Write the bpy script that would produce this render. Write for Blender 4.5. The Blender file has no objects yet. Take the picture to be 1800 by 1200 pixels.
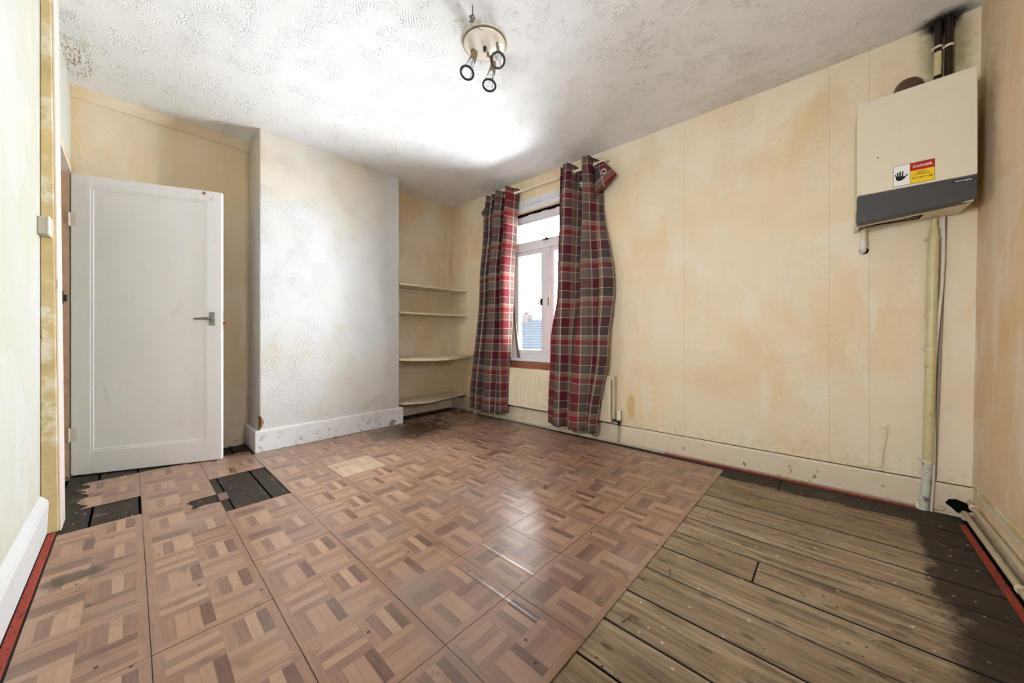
import bpy, bmesh, math, random
from mathutils import Vector, Matrix, noise as mnoise
random.seed(7)
sc = bpy.context.scene
C = sc.collection

# ------------------------------------------------------------------ camera, world, light
CAM_H, YAW, FOC = 0.9477, 0.7428, 615.886
cam = bpy.data.cameras.new('camera'); camo = bpy.data.objects.new('camera', cam); C.objects.link(camo)
cam.sensor_width = 36.0; cam.lens = FOC/1800*36; cam.shift_y = -11.664/1800; cam.clip_start = 0.02; cam.clip_end = 300
camo.location = (0, 0, CAM_H); camo.rotation_euler = (math.pi/2, 0, YAW)
sc.camera = camo

SKY = 88.0
world = bpy.data.worlds.new('sky'); sc.world = world; world.use_nodes = True
bg = world.node_tree.nodes['Background']
bg.inputs[0].default_value = (0.88, 0.945, 1.0, 1); bg.inputs[1].default_value = SKY
sc.view_settings.view_transform = 'Standard'; sc.view_settings.look = 'None'
sc.view_settings.exposure = 0.0; sc.view_settings.gamma = 1.0; sc.view_settings.use_curve_mapping = False
sc.cycles.use_denoising = True
sc.cycles.max_bounces = 7; sc.cycles.diffuse_bounces = 5; sc.cycles.glossy_bounces = 3
sc.cycles.transparent_max_bounces = 8; sc.cycles.use_adaptive_sampling = True; sc.cycles.adaptive_threshold = 0.09; sc.cycles.adaptive_min_samples = 12; sc.cycles.sample_clamp_indirect = 12.0

# ------------------------------------------------------------------ room frame
T = 0.305                                  # vinyl tile, metres
HC = 2.6186                                # ceiling height
XCH = -3.4155                              # chimney breast face
XR = 0.5345                                # wall beside the boiler
XA = -3.705                                # back of the shelf alcove
XL = -3.778                                # back of the door alcove
YL = -0.288                                # wall beside the door
A0 = 0.0227                                # the window wall is slightly out of square
WO = Vector((0, 2.9521)); WE = Vector((math.cos(A0), math.sin(A0))); WN = Vector((math.sin(A0), -math.cos(A0)))
def W(s, d, z):
    p = WO + WE*s + WN*d
    return Vector((p.x, p.y, z))
def Wy(x): return WO.y + math.tan(A0)*x

def portal(name, loc, rot, sx, sy):
    l = bpy.data.lights.new(name, 'AREA'); l.shape = 'RECTANGLE'; l.size = sx; l.size_y = sy; l.cycles.is_portal = True
    o = bpy.data.objects.new(name, l); C.objects.link(o); o.location = loc; o.rotation_euler = rot
    return o
# daylight enters through the real window and two added fill windows (a portal only guides sampling of the sky)
portal('window_daylight', W(-2.21, -0.16, 1.48), (-math.pi/2, 0, A0), 0.96, 1.58)
portal('rear_fill_daylight', (-0.5, YL-0.135, 1.40), (math.pi/2, 0, 0), .40, .50)  # added fill window in the left wall, out of view
portal('side_fill_daylight', (XR+.135, .95, 1.42), (math.pi/2, 0, math.pi/2), .26, .42)  # added fill window in the right wall, out of view

# ------------------------------------------------------------------ node helper
class N:
    def __init__(self, name, rough=0.6, spec=0.4):
        self.m = bpy.data.materials.new(name); self.m.use_nodes = True
        self.t = self.m.node_tree; self.b = self.t.nodes['Principled BSDF']
        self.b.inputs['Roughness'].default_value = rough
        self.b.inputs['Specular IOR Level'].default_value = spec
    def n(self, typ, **kw):
        nd = self.t.nodes.new(typ)
        for k, v in kw.items():
            if k.startswith('p_'): setattr(nd, k[2:], v)
        return nd
    def put(self, sock, v):
        if isinstance(v, bpy.types.NodeSocket): self.t.links.new(v, sock)
        elif isinstance(v, (tuple, list)) and len(v) == 3 and sock.type == 'RGBA': sock.default_value = (*v, 1)
        else: sock.default_value = v
    def pos(self): return self.n('ShaderNodeNewGeometry').outputs['Position']
    def obj(self): return self.n('ShaderNodeTexCoord').outputs['Object']
    def uv(self): return self.n('ShaderNodeTexCoord').outputs['UV']
    def rnd(self): return self.n('ShaderNodeObjectInfo').outputs['Random']
    def mp(self, v, scale=(1,1,1), loc=(0,0,0), rot=(0,0,0)):
        nd = self.n('ShaderNodeMapping'); self.put(nd.inputs['Vector'], v)
        nd.inputs['Scale'].default_value = scale; nd.inputs['Location'].default_value = loc; nd.inputs['Rotation'].default_value = rot
        return nd.outputs[0]
    def m_(self, op, a, b=0.0, c=None, clamp=False):
        nd = self.n('ShaderNodeMath', p_operation=op, p_use_clamp=clamp)
        self.put(nd.inputs[0], a); self.put(nd.inputs[1], b)
        if c is not None: self.put(nd.inputs[2], c)
        return nd.outputs[0]
    def vadd(self, a, b):
        nd = self.n('ShaderNodeVectorMath', p_operation='ADD'); self.put(nd.inputs[0], a); self.put(nd.inputs[1], b); return nd.outputs[0]
    def vscale(self, a, s):
        nd = self.n('ShaderNodeVectorMath', p_operation='SCALE'); self.put(nd.inputs[0], a); self.put(nd.inputs['Scale'], s); return nd.outputs[0]
    def sep(self, v):
        nd = self.n('ShaderNodeSeparateXYZ'); self.put(nd.inputs[0], v); return nd.outputs
    def comb(self, x=0.0, y=0.0, z=0.0):
        nd = self.n('ShaderNodeCombineXYZ'); self.put(nd.inputs[0], x); self.put(nd.inputs[1], y); self.put(nd.inputs[2], z); return nd.outputs[0]
    def noise(self, v, s=5.0, d=3.0, r=0.55, dist=0.0, col=False):
        nd = self.n('ShaderNodeTexNoise'); self.put(nd.inputs['Vector'], v)
        nd.inputs['Scale'].default_value = s; nd.inputs['Detail'].default_value = d
        nd.inputs['Roughness'].default_value = r; nd.inputs['Distortion'].default_value = dist
        return nd.outputs['Color' if col else 'Fac']
    def white(self, v):
        nd = self.n('ShaderNodeTexWhiteNoise'); self.put(nd.inputs['Vector'], v); return nd.outputs['Value']
    def voro(self, v, s=5.0, feat='F1', metric='EUCLIDEAN', dim='3D', rand=1.0):
        nd = self.n('ShaderNodeTexVoronoi', p_voronoi_dimensions=dim, p_feature=feat, p_distance=metric)
        self.put(nd.inputs['Vector'], v); nd.inputs['Scale'].default_value = s; nd.inputs['Randomness'].default_value = rand
        return nd
    def ramp(self, f, stops, interp='LINEAR'):
        nd = self.n('ShaderNodeValToRGB'); nd.color_ramp.interpolation = interp; e = nd.color_ramp.elements
        while len(e) < len(stops): e.new(0.5)
        for i, (p, c) in enumerate(stops):
            e[i].position = p; e[i].color = (c, c, c, 1) if isinstance(c, (int, float)) else (*c, 1)
        self.put(nd.inputs[0], f); return nd.outputs[0]
    def st(self, f, lo, hi):          # smooth step lo..hi
        nd = self.n('ShaderNodeMapRange', p_interpolation_type='SMOOTHSTEP', p_clamp=True)
        self.put(nd.inputs[0], f); nd.inputs[1].default_value = lo; nd.inputs[2].default_value = hi
        nd.inputs[3].default_value = 0; nd.inputs[4].default_value = 1; return nd.outputs[0]
    def mix(self, f, a, b, blend='MIX'):
        nd = self.n('ShaderNodeMix', p_data_type='RGBA', p_blend_type=blend)
        self.put(nd.inputs[0], f); self.put(nd.inputs[6], a); self.put(nd.inputs[7], b); return nd.outputs[2]
    def bump(self, h, strength=0.3, dist=0.01, prev=None):
        nd = self.n('ShaderNodeBump'); self.put(nd.inputs['Height'], h)
        nd.inputs['Strength'].default_value = strength; nd.inputs['Distance'].default_value = dist
        if prev is not None: self.put(nd.inputs['Normal'], prev)
        return nd.outputs[0]
    def out(self, col=None, rough=None, normal=None):
        if col is not None: self.put(self.b.inputs['Base Color'], col)
        if rough is not None: self.put(self.b.inputs['Roughness'], rough)
        if normal is not None: self.put(self.b.inputs['Normal'], normal)
        return self.m
    def near(self, v, c, sx, sy, sz, wob=0.0, ws=6.0):
        """0 at c growing to 1 at an ellipsoid of radii sx, sy, sz (edges wobbled)"""
        x, y, z = self.sep(v)[:3]
        q = self.comb(self.m_('DIVIDE', self.m_('SUBTRACT', x, c[0]), sx), self.m_('DIVIDE', self.m_('SUBTRACT', y, c[1]), sy), self.m_('DIVIDE', self.m_('SUBTRACT', z, c[2]), sz))
        nd = self.n('ShaderNodeVectorMath', p_operation='LENGTH'); self.put(nd.inputs[0], q)
        r = nd.outputs['Value']
        if wob: r = self.m_('ADD', r, self.m_('MULTIPLY', self.m_('SUBTRACT', self.noise(v, ws, 4, .65), .5), wob))
        return r

# sRGB (0..255) -> linear
def S(r, g, b):
    f = lambda c: (c/255/12.92) if c/255 <= .04045 else ((c/255+.055)/1.055)**2.4
    return (f(r), f(g), f(b))

def simple(name, col, rough=0.5, spec=0.4, metal=0.0, var=0.12, scale=14.0, bump=0.0, dirt=None, dirt_lo=.55, dirt_hi=.75):
    k = N(name, rough, spec); p = k.pos()
    f = k.noise(p, scale, 4, .6)
    c = k.mix(f, tuple(x*(1-var) for x in col), tuple(min(1, x*(1+var)) for x in col))
    if dirt: c = k.mix(k.st(k.noise(p, scale*.6, 5, .7), dirt_lo, dirt_hi), c, dirt)
    k.b.inputs['Metallic'].default_value = metal
    nm = k.bump(k.noise(p, scale*4, 3), bump, .004) if bump else None
    return k.out(c, None, nm)

# ------------------------------------------------------------------ materials
def plaster(name, base, warm, pale, seams=False, mould=False, damp_k=.34):
    k = N(name, .75, .25); p = k.pos(); x, y, z = k.sep(p)[:3]
    big = k.noise(p, 1.3, 2, .6, .6)
    brush = k.noise(k.mp(p, (2.2, 2.2, .55)), 2.6, 3, .65)
    fine = k.noise(p, 30, 3, .7)
    q = k.comb(k.m_('ADD', k.m_('ADD', x, y), k.m_('MULTIPLY', brush, .12)), k.m_('ADD', z, k.m_('MULTIPLY', brush, .10)), 0.0)
    bl = k.sep(k.voro(q, 1.9, 'F1', 'CHEBYCHEV', '2D').outputs['Color'])[0]
    c = k.mix(k.st(big, .36, .66), base, warm)
    c = k.mix(k.m_('MULTIPLY', k.st(brush, .5, .66), .55), c, pale)
    c = k.mix(k.m_('MULTIPLY', k.st(bl, .55, .6), .26), c, warm)
    c = k.mix(k.m_('MULTIPLY', k.st(bl, .25, .22), .26), c, pale)
    c = k.mix(k.m_('MULTIPLY', k.st(fine, .60, .8), .20), c, S(150, 118, 80))
    c = k.mix(k.m_('MULTIPLY', k.st(fine, .765, .80), .7), c, S(95, 70, 45))
    # ochre damp towards the ceiling and grime by the skirting, in ragged patches
    dn = k.m_('ADD', k.m_('MULTIPLY', big, .5), k.m_('MULTIPLY', brush, .5))
    damp = k.m_('MULTIPLY', k.st(z, 1.5, 2.6), k.st(dn, .42, .58))
    c = k.mix(k.m_('MULTIPLY', damp, damp_k), c, S(206, 178, 130))
    low = k.m_('MULTIPLY', k.st(z, .34, .15), k.st(fine, .40, .62))
    c = k.mix(k.m_('MULTIPLY', low, .2), c, S(176, 148, 108))
    if seams:                      # joints of the lining paper
        for sx in (-0.86, -0.02, 0.155):
            ln = k.st(k.m_('ABSOLUTE', k.m_('SUBTRACT', k.m_('ADD', x, k.m_('MULTIPLY', big, .012)), sx+.006)), .003, .001)
            c = k.mix(k.m_('MULTIPLY', ln, .22), c, S(140, 112, 76))
    if mould:
        w5 = k.m_('SUBTRACT', fine, .5); w6 = k.m_('SUBTRACT', brush, .5)
        def near2(cx, cz, rx, rz, wob):
            dx = k.m_('DIVIDE', k.m_('SUBTRACT', x, cx), rx); dz = k.m_('DIVIDE', k.m_('SUBTRACT', z, cz), rz)
            r = k.m_('SQRT', k.m_('ADD', k.m_('MULTIPLY', dx, dx), k.m_('MULTIPLY', dz, dz)))
            return k.m_('ADD', r, k.m_('MULTIPLY', k.m_('ADD', w5, w6), wob))
        c = k.mix(k.m_('MULTIPLY', k.st(near2(.44, 2.52, .115, .36, .6), 1.1, .3), .75), c, S(112, 110, 66))
        c = k.mix(k.st(near2(.43, 2.64, .085, .095, .5), 1.1, .5), c, S(24, 20, 13))
        c = k.mix(k.m_('MULTIPLY', k.st(near2(.40, .95, .035, .9, .4), 1.1, .4), .4), c, S(150, 126, 86))
        c = k.mix(k.m_('MULTIPLY', k.st(near2(-1.29, .33, .045, .14, .4), 1.0, .6), .55), c, S(196, 156, 84))
    return k.out(c, None, k.bump(k.noise(p, 9, 4, .62), .30, .018))

def artex(name, c0, c1, c2, plane, flecks=0.0, scale=4.6, bs=.5):
    """combed swirl plaster; plane = which two world axes carry it"""
    k = N(name, .7, .25); p = k.pos(); x, y, z = k.sep(p)[:3]
    a, b = (x, y) if plane == 'XY' else (y, z)
    n1 = k.noise(p, 6.5, 3, .62)
    q = k.comb(k.m_('ADD', a, k.m_('MULTIPLY', n1, .34)), k.m_('SUBTRACT', b, k.m_('MULTIPLY', n1, .26)), 0.0)
    dist = k.voro(q, scale, dim='2D').outputs['Distance']
    comb = k.m_('MULTIPLY', k.m_('SINE', k.m_('MULTIPLY', k.m_('ADD', dist, k.m_('MULTIPLY', n1, .12)), 112.0)), k.st(n1, .42, .60))
    big = k.noise(p, 1.1, 3, .6, .4); fine = k.noise(p, 26, 3, .7)
    c = k.mix(k.st(big, .36, .68), c0, c1)
    c = k.mix(k.m_('MULTIPLY', k.m_('MULTIPLY', k.st(n1, .56, .72), k.st(big, .42, .6)), .5), c, c2)
    if plane == 'YZ':
        top = k.m_('MULTIPLY', k.st(z, 1.75, 2.5), k.st(big, .3, .6)); c = k.mix(k.m_('MULTIPLY', top, .6), c, c2)
    if flecks:
        f = k.m_('MULTIPLY', k.m_('MULTIPLY', k.st(comb, .36, .76), k.st(fine, .54, .65)), k.st(big, .40, .58))
        c = k.mix(k.m_('MULTIPLY', f, flecks), c, S(96, 92, 84))
    if plane == 'XY':
        tear = k.st(k.near(p, (-3.40, -.22, HC), .26, .085, .3), 1.15, .5)
        c = k.mix(k.m_('MULTIPLY', tear, k.st(k.noise(k.mp(p, (9, 34, 9)), 3.0, 3, .7), .50, .62)), c, S(150, 116, 72))
        c = k.mix(k.m_('MULTIPLY', k.st(k.m_('ADD', k.near(p, (.43, 2.95, HC), .13, .10, .3), k.m_('MULTIPLY', k.m_('SUBTRACT', fine, .5), .6)), 1.1, .4), .95), c, S(30, 24, 16))
        c = k.mix(k.m_('MULTIPLY', k.m_('MULTIPLY', k.st(y, 2.5, 2.95), k.st(big, .4, .65)), .3), c, S(190, 166, 132))
    h = k.m_('ADD', k.m_('MULTIPLY', comb, .6), k.m_('MULTIPLY', n1, .35))
    return k.out(c, None, k.bump(h, bs, .005))

M = {}
M['wall_window'] = plaster('wall_window_plaster', S(231, 216, 191), S(227, 204, 166), S(232, 222, 205), seams=True, mould=True)
M['wall_end'] = plaster('wall_end_plaster', S(226, 206, 176), S(218, 186, 140), S(228, 218, 204))
M['wall_back'] = plaster('wall_back_plaster', S(220, 204, 180), S(210, 188, 152), S(224, 212, 194))
M['wall_left'] = plaster('wall_left_plaster', S(196, 196, 190), S(190, 189, 172), S(202, 203, 201), damp_k=.12)
M['chimney'] = artex('chimney_combed_plaster', S(206, 206, 206), S(208, 204, 198), S(206, 190, 160), 'YZ', .0, 4.2)
M['ceiling'] = artex('ceiling_combed_plaster', S(232, 231, 231), S(229, 228, 226), S(222, 216, 208), 'XY', .55, 4.0)
M['strip'] = simple('bare_ochre_plaster', S(204, 182, 134), .8, .2, var=.3, scale=9, bump=.4, dirt=S(224, 214, 190), dirt_lo=.50, dirt_hi=.62)
M['worn'] = simple('worn_frame_edge', S(176, 146, 120), .8, .2, var=.3, scale=14, bump=.3, dirt=S(120, 84, 58), dirt_lo=.6, dirt_hi=.75)
M['gouge'] = simple('gouged_ochre_plaster', S(176, 148, 98), .9, .1, var=.4, scale=40, bump=.6, dirt=S(110, 84, 48), dirt_lo=.5, dirt_hi=.65)
M['raw'] = simple('raw_brown_plaster', S(150, 118, 78), .9, .1, var=.35, scale=30, bump=.6)
M['black'] = simple('black_void', (.004, .0035, .003), .9, .1, var=.4)

def gloss_white(name, col, chips=None, chip_lo=.63, chip_hi=.66, rough=.35, grime=S(176, 150, 110), gs=.5):
    k = N(name, rough, .45); p = k.pos()
    c = k.mix(k.noise(p, 2.0, 4, .6), tuple(v*.93 for v in col), col)
    g = k.st(k.noise(k.mp(p, (3, 3, 1.2)), 4, 5, .7), .56, .76)
    c = k.mix(k.m_('MULTIPLY', g, gs), c, grime)
    h = k.noise(p, 24, 1)
    if chips:
        f = k.st(k.noise(p, 17, 5, .7), chip_lo, chip_hi)
        low = k.st(k.sep(p)[2], .20, .02)
        f = k.m_('MULTIPLY', f, low)
        c = k.mix(f, c, chips); h = k.m_('SUBTRACT', h, f)
    return k.out(c, None, k.bump(h, .15, .004))
M['door'] = gloss_white('door_white_paint', S(244, 242, 243), None, rough=.32, grime=S(206, 190, 164), gs=.25)
M['frame'] = gloss_white('frame_pinkish_paint', S(226, 212, 202), None, rough=.45, grime=S(146, 112, 84), gs=.6)
M['base_chim'] = gloss_white('skirting_white_paint', S(224, 222, 222), S(146, 146, 142), .58, .60)
M['base_win'] = gloss_white('skirting_cream_paint', S(222, 204, 178), S(150, 112, 60), .60, .66, rough=.5, grime=S(196, 160, 108), gs=.7)
M['base_left'] = gloss_white('skirting_grey_white_paint', S(208, 208, 206), None, rough=.5, grime=S(178, 166, 130), gs=.4)
M['win'] = gloss_white('window_grey_white_paint', S(214, 212, 214), None, rough=.4, grime=S(170, 164, 160), gs=.4)
M['shelf'] = gloss_white('shelf_cream_paint', S(222, 208, 182), None, rough=.42, grime=S(166, 142, 106), gs=.6)
M['radiator'] = gloss_white('radiator_cream_enamel', S(226, 210, 182), None, rough=.35, grime=S(190, 158, 112), gs=.35)
M['boiler'] = gloss_white('boiler_cream_enamel', S(222, 211, 188), None, rough=.38, grime=S(196, 178, 146), gs=.3)
M['boiler_band'] = simple('boiler_charcoal_plastic', S(70, 68, 68), .42, .4, var=.08)
M['dark_metal'] = simple('dark_metal', S(52, 48, 44), .4, .5, metal=.6)
M['chrome'] = simple('dull_chrome', S(140, 138, 134), .3, .5, metal=.9)
M['brass'] = simple('aged_satin_brass', S(142, 120, 94), .38, .5, metal=.45)
M['plate'] = simple('aged_cream_plate', S(226, 217, 202), .22, .5)
M['bulb'] = simple('frosted_lamp_glass', S(220, 224, 228), .15, .6)
M['white_plastic'] = simple('white_plastic', S(222, 218, 208), .4, .4)
M['aged_plastic'] = simple('aged_plastic', S(196, 190, 172), .5, .4)
M['pipe_yellow'] = simple('pipe_olive_cream_paint', S(200, 187, 142), .4, .45, var=.15, scale=22, dirt=S(140, 122, 66), dirt_lo=.6, dirt_hi=.75)
M['pipe_worn'] = simple('pipe_worn_green_paint', S(196, 197, 182), .5, .4, var=.2, scale=40, dirt=S(120, 110, 86), dirt_lo=.55, dirt_hi=.62)
M['pipe_dark'] = simple('pipe_sooty_brown', S(38, 24, 16), .4, .4, var=.3)
M['pipe_floor'] = simple('pipe_cream_dusty', S(188, 172, 142), .5, .4, var=.2, scale=30, dirt=S(120, 104, 78))
M['cable'] = simple('white_cable', S(214, 204, 188), .45, .4)
M['grey_strip'] = simple('grey_trunking', S(150, 136, 120), .5, .4)
M['gripper'] = simple('gripper_red_wood', S(150, 62, 48), .7, .25, var=.3, scale=26, bump=.4, dirt=S(92, 38, 28))
M['tack'] = simple('steel_tack', S(70, 66, 62), .4, .5, metal=.7)
M['wood_grey'] = simple('weathered_stick_wood', S(112, 102, 92), .85, .2, var=.35, scale=40, bump=.5)
M['red'] = simple('red_paint', S(168, 40, 30), .5, .4)
M['brown_rubber'] = simple('flue_brown', S(84, 62, 44), .35, .5, var=.2)
M['eyelet'] = simple('eyelet_silver', S(196, 190, 180), .3, .5, metal=.6)

def k_tile(name, pale=False):
    k = N(name, .34, .65); o = k.obj(); p = k.pos()
    x, y, _ = k.sep(o)[:3]
    px = k.m_('ADD', k.m_('DIVIDE', x, T), .5); py = k.m_('ADD', k.m_('DIVIDE', y, T), .5)
    B = .085; sc_ = 1/(1-2*B)
    qx = k.m_('MULTIPLY', k.m_('SUBTRACT', px, B), sc_); qy = k.m_('MULTIPLY', k.m_('SUBTRACT', py, B), sc_)
    bx = k.m_('FLOOR', k.m_('MULTIPLY', qx, 2)); by = k.m_('FLOOR', k.m_('MULTIPLY', qy, 2))
    par = k.m_('MODULO', k.m_('ADD', k.m_('ADD', bx, by), 4.0), 2.0)
    rx = k.m_('FRACT', k.m_('MULTIPLY', qx, 2)); ry = k.m_('FRACT', k.m_('MULTIPLY', qy, 2))
    al = k.m_('ADD', k.m_('MULTIPLY', rx, k.m_('SUBTRACT', 1.0, par)), k.m_('MULTIPLY', ry, par))   # across the fingers
    fi = k.m_('FLOOR', k.m_('MULTIPLY', al, 4.0)); fr = k.m_('FRACT', k.m_('MULTIPLY', al, 4.0))
    rnd = k.white(k.comb(k.m_('ADD', bx, 3.3), k.m_('ADD', by, 7.1), k.m_('ADD', fi, k.m_('MULTIPLY', k.m_('FLOOR', k.m_('MULTIPLY', k.rnd(), 2.0)), 11.0))))
    # border mask (picture-frame strip with its own grain)
    ex = k.m_('MINIMUM', px, k.m_('SUBTRACT', 1.0, px)); ey = k.m_('MINIMUM', py, k.m_('SUBTRACT', 1.0, py))
    brd = k.m_('LESS_THAN', k.m_('MINIMUM', ex, ey), B)
    bdir = k.m_('LESS_THAN', ex, ey)                                # 1: strip runs along y
    g_x = k.noise(k.mp(p, (9, 120, 1)), 1.0, 2, .6); g_y = k.noise(k.mp(p, (120, 9, 1)), 1.0, 2, .6)
    # fingers stacked across x run along y, and the other way round
    gf = k.mix(par, g_y, g_x); gb = k.mix(bdir, g_x, g_y); grain = k.mix(brd, gf, gb)
    tone = k.mix(brd, k.m_('ADD', k.m_('MULTIPLY', rnd, .8), .1), k.m_('ADD', k.m_('MULTIPLY', bdir, .12), .45))
    tone = k.m_('ADD', k.m_('MULTIPLY', k.m_('SUBTRACT', grain, .5), .55), tone)
    if pale: stops = [(.0, S(158, 134, 110)), (.5, S(184, 158, 130)), (1., S(200, 176, 148))]
    else: stops = [(.0, S(96, 68, 56)), (.28, S(128, 96, 79)), (.6, S(158, 122, 100)), (1., S(178, 143, 118))]
    c = k.ramp(tone, stops)
    c = k.mix(k.m_('MULTIPLY', k.m_('SUBTRACT', k.rnd(), .5), .3), c, S(150, 128, 112))
    seam = k.m_('MULTIPLY', k.m_('SUBTRACT', 1.0, brd), k.m_('MAXIMUM', k.st(fr, .05, .02), k.st(fr, .95, .98)))
    c = k.mix(k.m_('MULTIPLY', seam, .25), c, S(70, 46, 34))
    rim = k.st(k.m_('MINIMUM', ex, ey), .006, .001)
    c = k.mix(k.m_('MULTIPLY', rim, .55), c, S(60, 44, 36))
    # wear, scuffs and dirt lying across the tiles
    nz = k.noise(p, 2.6, 2, .5); nzc = k.m_('SUBTRACT', k.noise(p, 11, 3, .7), .5)
    scuff = k.st(k.m_('ADD', nz, k.m_('MULTIPLY', nzc, .12)), .42, .85)
    c = k.mix(k.m_('MULTIPLY', scuff, .42), c, S(150, 136, 124))
    d1 = k.st(k.m_('ADD', k.near(p, (-3.10, 1.9, 0), .34, .50, 1), k.m_('MULTIPLY', nzc, 2.2)), 1.0, .45)
    d2 = k.st(k.m_('ADD', k.near(p, (-2.19, -.15, 0), .055, .10, 1), k.m_('MULTIPLY', nzc, 1.2)), 1.0, .6)
    d3 = k.st(k.m_('ADD', k.near(p, (-1.15, .74, 0), .18, .12, 1), k.m_('MULTIPLY', nzc, 1.6)), 1.0, .35)
    c = k.mix(k.m_('MULTIPLY', k.st(nzc, .07, .22), .45), c, S(92, 72, 58))
    c = k.mix(k.m_('MULTIPLY', d1, .75), c, S(50, 41, 34)); c = k.mix(k.m_('MULTIPLY', d2, .8), c, S(62, 52, 38)); c = k.mix(k.m_('MULTIPLY', d3, .4), c, S(140, 130, 120))
    nail = k.voro(k.mp(p, (1, 1, 0)), 3.1, dim='2D').outputs['Distance']
    c = k.mix(k.st(nail, .020, .012), c, S(44, 36, 30))
    pxp, pyp, _ = k.sep(p)[:3]
    ridge = None
    for yy in (1.073, 2.035, .908, 1.427):
        r = k.st(k.m_('ABSOLUTE', k.m_('SUBTRACT', pyp, yy)), .012, .0)
        ridge = r if ridge is None else k.m_('MAXIMUM', ridge, r)
    h = k.m_('ADD', k.m_('MULTIPLY', k.noise(p, 5, 1, .5), .8), k.m_('MULTIPLY', ridge, .30))
    nm = k.bump(k.m_('ADD', h, k.m_('MULTIPLY', rim, -.15)), .30, .008)
    rough = k.m_('ADD', .278, k.m_('MULTIPLY', nz, .07))
    return k.out(c, rough, nm)
M['tile'] = k_tile('vinyl_parquet_tile'); M['tile_pale'] = k_tile('vinyl_parquet_tile_pale', True)

def k_board():
    k = N('floor_board_wood', .62, .3); p = k.pos(); x, y, z = k.sep(p)[:3]; r = k.rnd()
    off = k.comb(k.m_('MULTIPLY', r, 13.0), k.m_('MULTIPLY', r, 5.0), 0.0); pp = k.vadd(p, off)
    g = k.noise(k.mp(pp, (2.6, 30, 1)), 1.0, 4, .68, 1.0)
    g2 = k.noise(k.mp(pp, (1.2, 9, 1)), 1.4, 3, .65)
    n5 = k.noise(pp, 5, 4, .7)
    c = k.ramp(g, [(.24, S(82, 64, 48)), (.46, S(142, 121, 96)), (.74, S(188, 169, 143))])
    c = k.mix(k.m_('MULTIPLY', k.st(g2, .5, .72), .5), c, S(116, 104, 92))
    c = k.mix(k.m_('MULTIPLY', k.st(n5, .52, .7), .4), c, S(196, 176, 148))
    c = k.mix(k.m_('MULTIPLY', r, .40), c, S(112, 88, 62))
    kn = k.voro(k.mp(pp, (3.0, 8.0, 1)), 1.15, dim='2D').outputs['Distance']
    c = k.mix(k.m_('MULTIPLY', k.st(kn, .10, .04), .6), c, S(72, 54, 40))
    dots = k.voro(k.mp(pp, (7, 11, 1)), 2.2, dim='2D').outputs['Distance']
    c = k.mix(k.m_('MULTIPLY', k.st(dots, .09, .05), k.st(n5, .52, .62)), c, S(48, 38, 28))
    n7 = k.noise(p, 6, 4, .7); n7c = k.m_('SUBTRACT', n7, .5)
    # black varnish border once left around the carpet
    bw = k.m_('MULTIPLY', n7c, .26)
    dk = k.m_('MAXIMUM', k.st(k.m_('ADD', x, bw), .25, .31), k.st(k.m_('ADD', y, k.m_('MULTIPLY', bw, .3)), 2.685, 2.70))
    dk = k.m_('MAXIMUM', dk, k.st(x, -.62, -.70))
    dk = k.m_('MAXIMUM', dk, k.st(k.m_('ADD', k.near(p, (-.02, 1.17, 0), .14, .055, 1), k.m_('MULTIPLY', n7c, 1.2)), 1.0, .5))
    dk = k.m_('MAXIMUM', dk, k.st(k.m_('ADD', k.near(p, (.40, 1.62, 0), .15, .25, 1), k.m_('MULTIPLY', n7c, 1.0)), 1.1, .6))
    worn = k.st(n5, .56, .72)
    dk = k.m_('MULTIPLY', dk, k.m_('SUBTRACT', 1.0, k.m_('MULTIPLY', worn, .45)))
    c = k.mix(k.m_('MULTIPLY', dk, .95), c, k.mix(g, S(30, 26, 22), S(50, 42, 34)))
    fl = k.voro(k.mp(p, (1, 1.5, 1)), 9.5, dim='2D').outputs['Distance']
    fleck = k.m_('MULTIPLY', k.st(k.m_('ADD', fl, k.m_('MULTIPLY', n5, .10)), .098, .080), k.st(n7, .47, .58))
    c = k.mix(fleck, c, S(222, 212, 196))
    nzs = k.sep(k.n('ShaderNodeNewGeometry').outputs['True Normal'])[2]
    c = k.mix(k.st(nzs, .95, .45), c, S(26, 21, 17))     # board sides and bevels coloured dark so the joints show
    h = g
    return k.out(c, k.m_('ADD', .5, k.m_('MULTIPLY', g2, .25)), k.bump(h, .28, .003))
M['board'] = k_board()
M['brick'] = simple('old_red_brick', S(158, 92, 74), .9, .15, var=.35, scale=34, bump=.7, dirt=S(190, 160, 140), dirt_lo=.6, dirt_hi=.75)

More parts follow.
